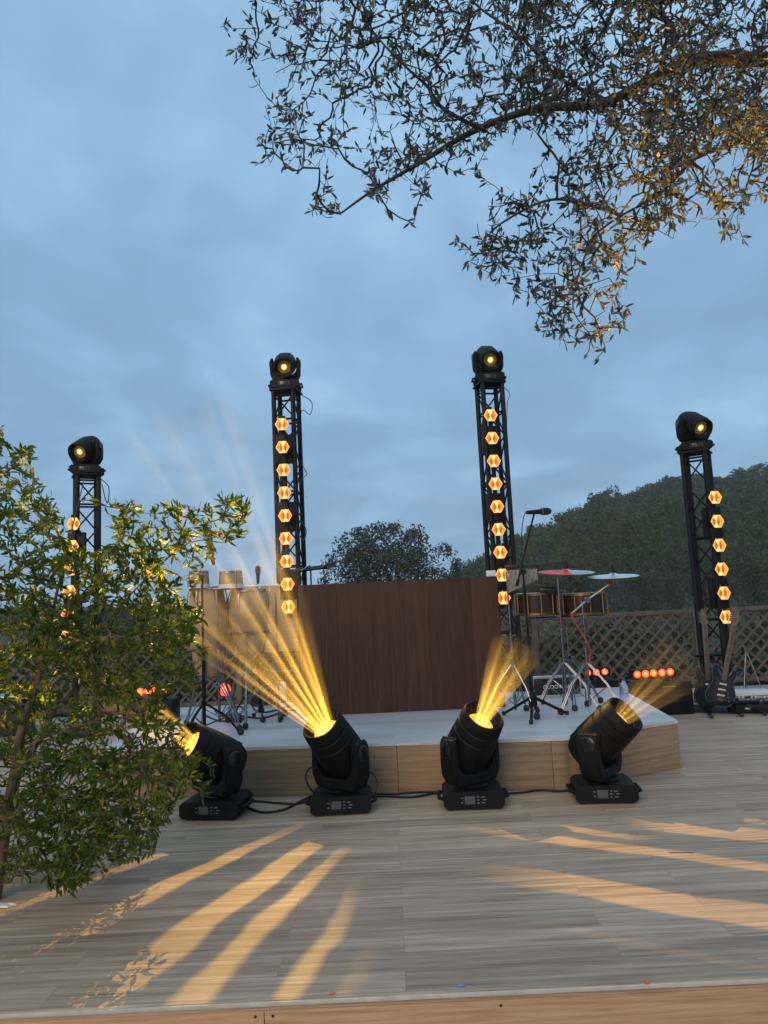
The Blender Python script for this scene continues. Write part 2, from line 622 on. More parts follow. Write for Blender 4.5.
nx, ny = 150, 60
ths = np.linspace(-1.6, 2.0, nx)
Ys = np.concatenate([np.linspace(34, 170, 36), np.linspace(180, 420, 24)])
V = np.zeros((nx, ny, 3))
for j, Y in enumerate(Ys):
    s = np.clip((Y - 34) / (170 - 34), 0, 1)
    s = s ** 1.25 if Y <= 170 else 1 - .5 * ((Y - 170) / 250) ** 2
    hh = ridge(ths) - 4.0
    V[:, j, 0] = ths * Y
    V[:, j, 1] = Y
    V[:, j, 2] = GZ - .4 + hh * s + (np.sin(ths * 40 + Y * .13) * .5 + np.sin(ths * 17 - Y * .21) * .7) * s
idx = np.arange(nx * ny).reshape(nx, ny)
Fq = np.stack([idx[:-1, :-1], idx[1:, :-1], idx[1:, 1:], idx[:-1, 1:]], -1).reshape(-1, 4)
hill = mesh_np('hill', V.reshape(-1, 3), Fq, M['hill'], smooth=True)
tag(hill, kind='structure')


def hill_z(x, y):
    th = x / y
    s = np.clip((y - 34) / 136, 0, 1) ** 1.25 if y <= 170 else 1 - .5 * ((y - 170) / 250) ** 2
    return GZ - .4 + (ridge(th) - 4.0) * s


def clump_leaves(centres, sizes, n_each, leaf, rng):
    """leaf-sized quads spread through lumps; returns V, F"""
    C = np.repeat(centres, n_each, 0)
    S = np.repeat(sizes, n_each, 0)
    n = len(C)
    d = rng.normal(size=(n, 3))
    d /= np.linalg.norm(d, axis=1, keepdims=True)
    r = rng.random(n) ** .42
    p = C + d * (r[:, None] * S)
    a = rng.normal(size=(n, 3))
    a /= np.linalg.norm(a, axis=1, keepdims=True)
    b = np.cross(a, rng.normal(size=(n, 3)))
    b /= np.linalg.norm(b, axis=1, keepdims=True)
    L = leaf * (.6 + .8 * rng.random((n, 1)))
    W = L * (.35 + .3 * rng.random((n, 1)))
    V = np.stack([p - a * L, p + b * W, p + a * L, p - b * W], 1).reshape(-1, 3)
    return V, np.arange(n * 4).reshape(-1, 4)


rng = np.random.default_rng(11)
cs, ss = [], []
n_tr = 0
while n_tr < 1250:
    Y = 42 + 150 * rng.random() ** .8
    th = rng.uniform(-.75, .78)
    if th < .05 and rng.random() < .6:
        continue
    x = th * Y
    z = hill_z(x, Y)
    R0 = rng.uniform(1.5, 3.3) * (1.0 if Y > 80 else .75)
    hgt = R0 * rng.uniform(1.3, 2.0)
    if th < .09:
        hgt *= .7
    cs.append((x, Y, z + hgt * .45))
    ss.append((R0, R0, hgt * .5))
    for q in range(4):
        a_ = rng.uniform(0, 2 * pi)
        cs.append((x + math.cos(a_) * R0 * .55, Y + math.sin(a_) * R0 * .55, z + hgt * rng.uniform(.5, .95)))
        k = rng.uniform(.32, .5)
        ss.append((R0 * k, R0 * k, R0 * k * .8))
    n_tr += 1
cs, ss = np.array(cs), np.array(ss)
V, Fq = clump_leaves(cs, ss, 70, np.repeat(np.clip(cs[:, 1] * .0021, .11, .32), 70)[:, None], rng)
forest = mesh_np('forest', V, Fq, M['leaf_hill'])
tag(forest, 'dark green wooded hillside rising behind the stage on the right', 'forest', kind='stuff')


rng = np.random.default_rng(3)
uc, us = [], []
for k in range(330):
    uy = rng.uniform(10.9, 15.5)
    uc.append((rng.uniform(-.95, .95) * uy, uy, GZ + rng.uniform(.15, .55) + (uy - 10.9) * .13))
    us.append((rng.uniform(.3, .6), rng.uniform(.3, .6), rng.uniform(.25, .5)))
V, Fq = clump_leaves(np.array(uc), np.array(us), 150, .055, rng)
tag(mesh_np('undergrowth', V, Fq, M['leaf_under']), 'dark tangled undergrowth showing through the lattice fence', 'undergrowth', kind='stuff')


# ------------------------------------------------------------------ trees
def in_poly(px, py, poly):
    n = len(poly)
    ins = np.zeros(len(px), bool)
    j = n - 1
    for i in range(n):
        xi, yi = poly[i]
        xj, yj = poly[j]
        c = ((yi > py) != (yj > py)) & (px < (xj - xi) * (py - yi) / (yj - yi + 1e-9) + xi)
        ins ^= c
        j = i
    return ins


def fill(poly, n, Y0, Y1, rng, fn=None):
    xs_ = [p[0] for p in poly]
    ys_ = [p[1] for p in poly]
    out = []
    while len(out) < n:
        px = rng.uniform(min(xs_), max(xs_), 400)
        py = rng.uniform(min(ys_), max(ys_), 400)
        k = in_poly(px, py, poly)
        for x, y in zip(px[k], py[k]):
            if fn is not None and rng.random() > fn(x, y):
                continue
            out.append(P(x, y, rng.uniform(Y0, Y1))[:])
    return np.array(out[:n])


def clumped(pts, n_c, sigma, frac, rng):
    """pull a share of the points together into clumps"""
    c = pts[rng.choice(len(pts), n_c, replace=False)]
    out = pts.copy()
    for i in np.where(rng.random(len(pts)) < frac)[0]:
        d = ((c - pts[i]) ** 2).sum(1)
        out[i] = c[d.argmin()] + rng.normal(size=3) * sigma
    return out


def branch_tree(limbs, att, rng, step=.09, wander=.25, alpha=.18, rtip=.0022, expo=.46, droop=0.0, wob=.022):
    """limbs: list of (points, attach index or None). Returns nodes, parent, radius, tips"""
    nodes, par, dist = [], [], []
    limbr = {}
    for pts, rads in limbs:
        pts = [Vector(p) + (Vector(rng.normal(size=3)) * wob if 0 < i < len(pts) - 1 else Vector()) for i, p in enumerate(pts)]
        prev = -1
        if nodes:
            a = np.array(nodes)
            prev = int(np.argmin(((a - np.array(pts[0])) ** 2).sum(1)))
        cat = catmull(pts, 10)
        for i, p in enumerate(cat):
            if nodes and i == 0 and prev >= 0 and (Vector(nodes[prev]) - p).length < 1e-4:
                continue
            nodes.append(tuple(p))
            par.append(prev)
            dist.append(0.0)
            limbr[len(nodes) - 1] = float(np.interp(i / (len(cat) - 1), np.linspace(0, 1, len(rads)), rads))
            prev = len(nodes) - 1
    nl = len(nodes)
    cap = nl + len(att) * 24 + 10
    A = np.zeros((cap, 3))
    D = np.zeros(cap)
    A[:nl] = nodes
    par = par + [0] * (cap - nl)
    d0 = np.array([np.sqrt(((A[:nl] - p) ** 2).sum(1)).min() for p in att])
    order = np.argsort(d0)
    cnt = nl
    for k in order:
        p = att[k]
        d = np.sqrt(((A[:cnt] - p) ** 2).sum(1))
        j = int(np.argmin(d + alpha * D[:cnt]))
        L = d[j]
        m = min(22, max(1, int(L / step)))
        a = A[j]
        off = rng.normal(size=3) * L * wander * .5
        off[2] += L * droop
        prev = j
        for i in range(1, m + 1):
            t = i / m
            q = a + (p - a) * t + off * math.sin(pi * t) * .5 + (rng.normal(size=3) * step * .10 if i < m else 0)
            A[cnt] = q
            par[cnt] = prev
            D[cnt] = D[prev] + L / m
            prev = cnt
            cnt += 1
    A = A[:cnt]
    par = np.array(par[:cnt])
    tips = np.zeros(cnt)
    has = np.zeros(cnt, bool)
    for i in range(cnt):
        if par[i] >= 0:
            has[par[i]] = True
    tips[~has] = 1
    for i in range(cnt - 1, -1, -1):
        if par[i] >= 0 and par[i] < i:
            tips[par[i]] += tips[i]
    rad = rtip * np.maximum(tips, 1) ** expo
    for i, r_ in limbr.items():
        rad[i] = r_
    return A, par, rad, tips, nl


def branch_mesh(A, par, rad, sel=None):
    n = len(A)
    kids = [[] for _ in range(n)]
    for i in range(n):
        if par[i] >= 0:
            kids[par[i]].append(i)
    mb = MB()
    used = np.zeros(n, bool)
    starts = [i for i in range(n) if par[i] < 0]
    stack = [(i, None) for i in starts]
    while stack:
        i, pr = stack.pop()
        ch = [] if pr is None else [pr]
        cur = i
        while True:
            ch.append(cur)
            ks = kids[cur]
            if not ks:
                break
            ks = sorted(ks, key=lambda q: -rad[q])
            for o in ks[1:]:
                stack.append((o, cur))
            cur = ks[0]
        if len(ch) < 2:
            continue
        rr = [rad[q] for q in ch]
        if pr is not None:
            rr[0] = min(rr[0], rr[1] * 1.25)
        m = max(rr)
        mb.tube([A[q] for q in ch], rr, 12 if m > .03 else 7 if m > .012 else 5 if m > .005 else 3, cap=False)
    return mb


def leaf_mesh(A, par, tips, nl, rng, per, L, W, maxtips, up=0.0, droop=0.0, along=.7, curl=.15):
    sel = np.where((tips <= maxtips) & (np.arange(len(A)) >= nl))[0]
    cnt = rng.poisson(per, len(sel))
    idx = np.repeat(sel, cnt)
    n = len(idx)
    pp = par[idx]
    d = A[idx] - A[pp]
    d /= np.linalg.norm(d, axis=1, keepdims=True) + 1e-9
    base = A[pp] + (A[idx] - A[pp]) * rng.random((n, 1))
    a = d * along + rng.normal(size=(n, 3)) * .55
    a[:, 2] += up - droop
    a /= np.linalg.norm(a, axis=1, keepdims=True)
    b = np.cross(a, rng.normal(size=(n, 3)))
    b /= np.linalg.norm(b, axis=1, keepdims=True)
    nn = np.cross(a, b)
    Ls = L * (.55 + .65 * rng.random((n, 1)))
    Ws = W * (.7 + .5 * rng.random((n, 1)))
    cu_ = Ls * curl * rng.normal(size=(n, 1))
    v0 = base
    v1 = base + a * Ls * .35 + b * Ws * .5 + nn * cu_ * .6
    v2 = base + a * Ls * .72 + b * Ws * .36 + nn * cu_ * .5
    v3 = base + a * Ls - nn * cu_ * .4
    v4 = base + a * Ls * .72 - b * Ws * .36 + nn * cu_ * .5
    v5 = base + a * Ls * .35 - b * Ws * .5 + nn * cu_ * .6
    V = np.stack([v0, v1, v2, v3, v4, v5], 1).reshape(-1, 3)
    return V, np.arange(n * 6).reshape(-1, 6)


# olive tree: trunk stands on the ground to the right of the frame, limbs reach over the deck
rng = np.random.default_rng(21)
olive = thing('olive_tree', 'old olive tree reaching its leafy boughs over the deck from the upper right', 'tree', (3.3, 3.75, 0))
oi = Matrix.Translation(-olive.location)
TT = Vector((3.25, 3.75, 2.15))
L1 = [TT, P(900, 60, 3.75), P(768, 66, 3.7), P(690, 70, 3.65), P(600, 97, 3.6), P(540, 112, 3.6), P(480, 134, 3.55), P(420, 172, 3.5), P(372, 196, 3.45), P(340, 214, 3.4)]
L2 = [P(485, 131, 3.55), P(445, 106, 3.45), P(432, 88, 3.4), P(400, 60, 3.35), P(372, 22, 3.3), P(355, -20, 3.3)]
L3 = [TT, P(900, 150, 3.5), P(800, 128, 3.4), P(768, 130, 3.4), P(735, 146, 3.4), P(700, 168, 3.4), P(655, 200, 3.4), P(610, 222, 3.4), P(580, 250, 3.4), P(572, 300, 3.4), P(590, 335, 3.4)]
L4 = [P(600, 97, 3.6), P(560, 70, 3.6), P(520, 40, 3.65), P(470, 0, 3.7), P(430, -60, 3.7)]
L5 = [P(690, 70, 3.65), P(660, 20, 3.7), P(640, -60, 3.8), P(620, -160, 3.9)]
L6 = [P(620, 215, 3.4), P(560, 205, 3.35), P(510, 225, 3.3), P(480, 245, 3.3)]
L7 = [TT, P(950, -60, 3.9), P(850, -150, 4.0), P(760, -260, 4.1)]
limbs = [([Vector((3.35, 3.8, GZ)), Vector((3.3, 3.78, .4)), Vector((3.36, 3.74, 1.3)), TT], [.20, .165, .15, .13]),
         (L1, [.09, .046, .038, .031, .024, .020, .016, .011, .007, .004]),
         (L2, [.011, .009, .007, .005, .003]), (L3, [.06, .024, .016, .013, .010, .008, .006, .005, .004, .003]),
         (L4, [.011, .009, .007, .005]), (L5, [.014, .011, .008]), (L6, [.009, .006, .004]), (L7, [.07, .05, .03, .015])]
zA = [(246, -80), (244, 20), (243, 60), (262, 100), (256, 150), (280, 180), (300, 214), (345, 214), (400, 196), (440, 168), (480, 150), (545, 130), (620, 150), (790, 150), (790, -80)]
zB = [(535, 170), (515, 185), (500, 205), (470, 245), (462, 262), (500, 290), (545, 318), (565, 352), (590, 352), (632, 335), (636, 300), (628, 262), (650, 245), (690, 150), (600, 140)]
zC = [(600, 110), (640, 150), (640, 240), (690, 228), (748, 242), (735, 205), (800, 200), (800, 90)]
zD = [(790, -300), (300, -260), (300, -80), (790, -80), (800, 210), (1000, 240), (1080, 60), (1000, -260)]


def dens(x, y):
    k = .45 + .55 * min(1, max(0, (x - 300) / 230))
    if y > 170 and x < 430: k *= .5
    return k


att = np.concatenate([fill(zA, 3400, 3.0, 4.4, rng, dens), fill(zB, 760, 3.1, 3.8, rng), fill(zC, 560, 3.0, 3.9, rng), fill(zD, 900, 3.0, 5.0, rng)])
zE = [(520, -40), (480, 40), (520, 120), (620, 150), (800, 150), (800, -40)]
att = np.concatenate([att, fill(zE, 1100, 3.0, 4.4, rng)])
att = clumped(att, 420, .055, .62, rng)
A, par, rad, tips, nl = branch_tree(limbs, att, rng, .05, .36, .14, .0019, .44)
t = branch_mesh(A - np.array(olive.location), par, rad).build('trunk', M['bark'], olive)
V, Fq = leaf_mesh(A - np.array(olive.location), par, tips, nl, rng, 2.7, .050, .0148, 8, 0, .12, .6, .07)
mesh_np('crown', V, Fq, M['leaf_olive'], olive)
print('olive leaves', len(Fq))

# bush at the left
rng = np.random.default_rng(5)
bb = G(-8, 900)
bush = thing('small_tree', 'leafy green shrub with reddish stems growing at the left edge of the deck', 'tree', bb)
YB = bb.y
b0 = Vector(bb)
st1 = [b0 + Vector((0, 0, -.02)), P(0, 850, YB), P(8, 790, YB), P(22, 725, YB), P(40, 670, YB), P(60, 600, YB), P(70, 540, YB), P(84, 480, YB)]
st2 = [P(6, 805, YB), P(22, 775, YB - .05), P(45, 715, YB - .1), P(75, 665, YB - .1), P(115, 610, YB - .05), P(160, 560, YB), P(190, 545, YB), P(225, 543, YB + .05)]
st3 = [P(4, 830, YB), P(-20, 750, YB + .1), P(-40, 650, YB + .1), P(-40, 540, YB + .1), P(-10, 470, YB + .1)]
st4 = [P(14, 760, YB), P(50, 740, YB - .2), P(95, 730, YB - .25), P(140, 740, YB - .25)]
limbs = [(st1, [.040, .034, .028, .020, .012, .007, .004, .003]), (st2, [.024, .020, .014, .008, .005, .004, .003, .002]), (st3, [.024, .018, .012, .008, .004]), (st4, [.010, .007, .005, .003])]
zb1 = [(-200, 440), (-60, 430), (2, 428), (14, 452), (34, 448), (38, 480), (52, 492), (72, 545), (100, 548), (118, 512), (134, 492), (142, 520), (160, 545), (178, 590), (198, 620), (186, 655), (172, 690), (180, 725), (190, 770), (180, 800), (160, 830), (150, 858), (100, 874), (62, 884), (56, 860), (30, 880), (8, 888), (-30, 860), (-200, 800)]
zb2 = [(140, 540), (150, 505), (200, 500), (243, 492), (252, 512), (236, 545), (205, 562), (170, 560)]
zb3 = [(176, 560), (200, 560), (205, 640), (195, 700), (180, 680)]
zb4 = [(20, 760), (160, 745), (184, 790), (155, 836), (150, 856), (64, 882), (56, 850), (20, 880), (6, 885)]


def bdens(x, y):
    return 1.0 if x > -20 else .5


att = np.concatenate([fill(zb1, 2300, YB - .5, YB + .55, rng, bdens), fill(zb2, 150, YB - .15, YB + .25, rng), fill([(178, 735), (214, 768), (205, 800), (172, 795)], 22, YB - .3, YB, rng), fill([(36, 850), (100, 850), (92, 876), (70, 892), (44, 890)], 60, YB - .35, YB, rng), fill([(44, 500), (66, 545), (100, 550), (120, 515), (150, 545), (182, 610), (180, 660), (20, 660)], 420, YB - .3, YB + .3, rng), fill(zb3, 40, YB - .3, YB + .2, rng), fill(zb4, 500, YB - .45, YB + .1, rng)])
A, par, rad, tips, nl = branch_tree(limbs, att, rng, .045, .3, .22, .0015, .45, droop=.12)
branch_mesh(A - np.array(bb), par, rad).build('trunk', M['bark_bush'], bush)
V, Fq = leaf_mesh(A - np.array(bb), par, tips, nl, rng, 4.4, .055, .0150, 9, .12, 0, .8, .15)
mesh_np('crown', V, Fq, M['leaf_bush'], bush)
print('bush leaves', len(Fq))


def far_tree(px, py_top, Y, w_px, label, kind, mat, seed, gz=GZ, nlob=9, squash=1.0):
    rng = np.random.default_rng(seed)
    top = P(px, py_top, Y)
    Wd = w_px * Y / F
    h = top.z - gz
    o = thing(kind, label, 'tree', (top.x, Y, gz), 0, 'trees standing beyond the fence')
    mb = MB()
    th_ = h * .32
    mb.tube([(0, 0, -.1), (.03, 0, th_ * .5), (-.04, .02, th_), (0, 0, h * .6)], [Wd * .035, Wd * .03, Wd * .024, Wd * .012], 8)
    C, S = [], []
    for k in range(nlob):
        a = 2 * pi * k / nlob + rng.uniform(-.3, .3)
        rr = Wd * .30 * rng.uniform(.55, 1.1)
        c = np.array((math.cos(a) * rr, math.sin(a) * rr * .8, h * rng.uniform(.42, .74)))
        C.append(c)
        S.append((Wd * .20 * rng.uniform(.8, 1.2),) * 2 + (h * .19 * rng.uniform(.8, 1.2),))
        mb.tube([(0, 0, th_ * rng.uniform(.7, 1.3)), tuple(c * .55 + np.array((0, 0, th_ * .4))), tuple(c)], [Wd * .014, Wd * .009, Wd * .004], 5)
    for k in range(nlob // 2):
        C.append(np.array((rng.normal() * Wd * .16, rng.normal() * Wd * .12, h * rng.uniform(.7, .86))))
        S.append((Wd * .17, Wd * .17, h * .14))
    # ragged sprays on the outline
    for k in range(nlob * 5):
        a = rng.uniform(0, 2 * pi)
        e = rng.uniform(-.3, 1.5)
        c = np.array((math.cos(a) * math.cos(e) * Wd * .45, math.sin(a) * math.cos(e) * Wd * .4, h * .58 + math.sin(e) * h * .37))
        C.append(c)
        S.append((Wd * .05, Wd * .05, h * .05))
    mb.build('trunk', M['bark_far'], o)
    n_each = np.array([260] * nlob + [220] * (nlob // 2) + [26] * (nlob * 5))
    Vs, n0 = [], 0
    C, S = np.array(C), np.array(S)
    Vall = []
    for i in range(len(C)):
        V, _ = clump_leaves(C[i:i + 1], S[i:i + 1], int(n_each[i] * 2.2), Wd * .0105, rng)
        Vall.append(V)
    V = np.concatenate(Vall)
    mesh_np('crown', V, np.arange(len(V)).reshape(-1, 4), mat, o)
    return o


far_tree(388, 520, 24, 150, 'round grey-green tree standing alone against the sky behind the brown panel', 'broadleaf_tree', M['leaf_grey'], 1, nlob=13)
far_tree(628, 556, 19, 92, 'silvery bushy tree beyond the fence right of the white cymbal', 'bushy_tree', M['leaf_grey'], 2)
far_tree(560, 560, 30, 120, 'wide dark tree beyond the fence behind the red cymbal', 'bushy_tree', M['leaf_far'], 3)
far_tree(480, 575, 27, 80, 'low dark tree right of the round grey-green tree, behind the right edge of the panel', 'bushy_tree', M['leaf_far'], 4)
far_tree(672, 575, 16, 70, 'small dark bush just beyond the fence, left of the leaning guitar', 'bush', M['leaf_far'], 5)
far_tree(756, 562, 15, 90, 'dark bush beyond the fence at the right edge of the photo', 'bush', M['leaf_far'], 6)
far_tree(700, 540, 30, 110, 'tall dark tree beyond the fence behind the right-hand truss tower', 'bushy_tree', M['leaf_far'], 8)
far_tree(246, 606, 22, 90, 'low bush beyond the fence behind the congas', 'bush', M['leaf_far'], 9)
far_tree(170, 602, 20, 70, 'low bush beyond the fence showing between shrub and congas', 'bush', M['leaf_grey'], 10)

# ------------------------------------------------------------------ lattice fence
FY = 9.75


def fence(x0, x1, label, z1=1.06, first_post=0):
    o = thing('lattice_fence', label, 'fence', ((x0 + x1) / 2, FY, 0), 0, 'lattice fences behind the stage')
    hw = (x1 - x0) / 2
    n = max(1, round((x1 - x0) / 1.75))
    pw = (x1 - x0) / n
    for i in range(first_post, n + 1):
        MB().box((-hw + i * pw, 0, z1 / 2), (.075, .075, z1 + .02), bev=.006).build('post', M['fence'], o)
    for i in range(n):
        a, b = -hw + i * pw + .04, -hw + (i + 1) * pw - .04
        z0, zt = .14, z1 - .02
        for zc in (z0, zt):
            MB().box(((a + b) / 2, 0, zc), (b - a, .05, .055), bev=.004).build('rail', M['fence'], o)
        mb = MB()
        lo, hi = z0 + .03, zt - .03
        for sgn, yy in ((1, -.010), (-1, .010)):
            k = a - (hi - lo) - .2
            while k < b + (hi - lo) + .2:
                # slat from (k, lo) to (k + sgn*(hi-lo), hi) clipped to the bay
                xa, za, xb, zb = k, lo, k + sgn * (hi - lo), hi
                pts = []
                t0, t1 = 0.0, 1.0
                dx = xb - xa
                ta, tb = (a - xa) / dx, (b - xa) / dx
                t0, t1 = max(0, min(ta, tb)), min(1, max(ta, tb))
                if t1 - t0 > .03:
                    p = Vector((xa + dx * t0, yy, za + (zb - za) * t0))
                    q = Vector((xa + dx * t1, yy, za + (zb - za) * t1))
                    dd = (q - p).normalized()
                    nrm = Vector((-dd.z, 0, dd.x)) * .0155
                    vs = []
                    for y2 in (-.004, .004):
                        for e in (p - nrm, q - nrm, q + nrm, p + nrm):
                            vs.append(e + Vector((0, y2, 0)))
                    mb.add(vs, [[0, 1, 2, 3], [7, 6, 5, 4], [0, 4, 5, 1], [1, 5, 6, 2], [2, 6, 7, 3], [3, 7, 4, 0]])
                k += .165
        mb.build('lattice_panel', M['fence'], o)
    return o


xa_ = P(697, 640, FY).x
fence(-7.5, -3.9, 'brown lattice fence behind the leafy shrub at the left')
fence(-3.9, P(535, 640, FY).x, 'brown lattice fence behind the congas and the brown panel', first_post=1)
fence(P(535, 640, FY).x + .002, xa_, 'brown lattice fence behind the cymbal stands and the row of five red lamps', first_post=1)
fence(xa_ + .002, 8.0, 'brown lattice fence behind the guitars at the right edge', first_post=1)

# ------------------------------------------------------------------ stage platform
H = .35
plat = thing('stage_platform', 'low plywood stage platform with pale laminate top and cut corners', 'stage', (0, 0, 0))
poly = [G(245, 797).xy, G(567, 789.5).xy, G(682, 768).xy, (2.42, 7.9), (-2.5, 7.9), (-2.25, 5.85), (-1.55, 5.36)]
poly = [tuple(p) for p in poly]
poly[0] = (-1.32, poly[0][1])
poly[6] = (-1.345, poly[0][1] + .02)
poly.insert(7, None)
poly = [(-1.25, G(245, 797).y), tuple(G(567, 789.5).xy), tuple(G(682, 768).xy), (2.36, 7.9), (-2.4, 7.9), (-2.2, 5.75)]
MB().prism(poly, H - .022, H).build('top', M['riser_top'], plat)


def skirt(p, q, cuts, mats):
    p, q = Vector((*p, 0)), Vector((*q, 0))
    d = (q - p)
    L = d.length
    d.normalize()
    nrm = Vector((d.y, -d.x, 0))
    cuts = [0] + cuts + [1]
    for i in range(len(cuts) - 1):
        a, b = p + d * (L * cuts[i] + .0015) - nrm * .012, p + d * (L * cuts[i + 1] - .0015) - nrm * .012
        c = (a + b) / 2
        rot = Matrix.Rotation(math.atan2(d.y, d.x), 3, 'Z')
        MB().box((c.x, c.y, (H - .025) / 2 + .002), ((b - a).length, .018, H - .028), rot, .0015).build('skirt_panel', mats[i % len(mats)], plat)


skirt(poly[0], poly[1], [.30, .52, .80, .965], [M['ply_olive'], M['ply'], M['ply'], M['ply_olive'], M['ply_olive']])
skirt(poly[1], poly[2], [.04], [M['ply_olive'], M['ply']])
skirt(poly[2], poly[3], [.5], [M['ply']])
skirt(poly[3], poly[4], [.5], [M['ply']])
skirt(poly[4], poly[5], [.5], [M['ply']])
skirt(poly[5], poly[0], [.5], [M['ply'], M['ply_olive']])

# brown panel on the platform
PY = G(400, 712, H).y
pl, pr = P(300, 640, PY).x, P(501, 640, PY).x
ptop = P(400, 581, PY).z
panel = thing('wooden_panel', 'dark brown upright panel of vertical boards standing on the stage platform', 'panel', ((pl + pr) / 2, PY, H))
wts = [.55, .42, .95, .75, .62, 1.1, .7]
tw = sum(wts)
x = pl - (pl + pr) / 2
for i, k in enumerate(wts):
    ww = (pr - pl) * k / tw
    MB().box((x + ww / 2, random.uniform(-.002, .002), (ptop - H) / 2 + .003), (ww - .0012, .03, ptop - H - random.uniform(0, .004)), bev=.002).build('board', M['panel'], panel)
    x += ww
for zc in (.25, ptop - H - .15):
    MB().box((0, .045, zc), (pr - pl - .1, .05, .08), bev=.004).build('back_rail', M['panel'], panel)
q = P(491, 577, PY)
jb = thing('junction_box', 'small white box sitting on the top right corner of the brown panel', 'box', (q.x, PY, ptop + .002))
MB().box((0, 0, .028), (.085, .05, .055), bev=.006).build('housing', M['white'], jb)
MB().box((0, -.027, .028), (.06, .004, .035), bev=.001).build('cover', M['white'], jb)

# ------------------------------------------------------------------ lamps: shared lens materials
GOLD = (1.0, .58, .09)


def pat_gobo(scale):
    def f(nt, bs):
        tc = N(nt, 'ShaderNodeTexCoord').outputs['Object']
        v = N(nt, 'ShaderNodeTexVoronoi', feature='F1')
        nt.links.new(tc, v.inputs['Vector'])
        v.inputs['Scale'].default_value = scale
        s = smooth(nt, v.outputs['Distance'], .72, .15)
        c = ramp(nt, s, [(0, (.75, .34, .015)), (.5, (1.0, .60, .06)), (1, (1.0, .86, .32))])
        nt.links.new(c, bs.inputs['Emission Color'])
    return f


M['lens_floor'] = emis('lit_gobo_lens', GOLD, 1.05, pat_gobo(75))
_nt = M['lens_floor'].node_tree
_tr = N(_nt, 'ShaderNodeBsdfTransparent')
_ad = N(_nt, 'ShaderNodeAddShader')
_nt.links.new(_tr.outputs[0], _ad.inputs[0])
_nt.links.new(_nt.nodes['Principled BSDF'].outputs[0], _ad.inputs[1])
_nt.links.new(_ad.outputs[0], _nt.nodes['Material Output'].inputs['Surface'])
_nt.nodes['Principled BSDF'].inputs['Base Color'].default_value = (.01, .008, .004, 1)


def pat_star(nt, bs):
    tc = N(nt, 'ShaderNodeTexCoord').outputs['Object']
    ln = N(nt, 'ShaderNodeVectorMath', operation='LENGTH')
    nt.links.new(tc, ln.inputs[0])
    n_ = noise(nt, tc, 55, 3)
    d = mth(nt, 'ADD', ln.outputs['Value'], mth(nt, 'MULTIPLY', mth(nt, 'SUBTRACT', n_, .5), .05))
    s = smooth(nt, d, .050, .016)
    c = ramp(nt, s, [(0, (.012, .008, .004)), (.3, (.35, .17, .02)), (.7, (1.0, .62, .10)), (1, (1.0, .90, .50))])
    nt.links.new(c, bs.inputs['Emission Color'])


M['lens_tower'] = emis('lit_tower_lens', GOLD, 1.15, pat_star)
M['hex_bright'] = emis('bright_filament_glass', (1.0, .60, .20), 1.15)
M['hex_rim'] = emis('glowing_amber_rim', (1.0, .42, .085), .95)
M['hex_mid'] = emis('amber_glass', (1.0, .34, .055), .75)
M['hex_dim'] = emis('deep_amber_glass', (.60, .20, .035), .42)
M['red_lamp'] = emis('red_orange_lamp', (1.0, .085, .022), 1.35)
M['red_core'] = emis('orange_lamp_core', (1.0, .36, .12), 1.25)


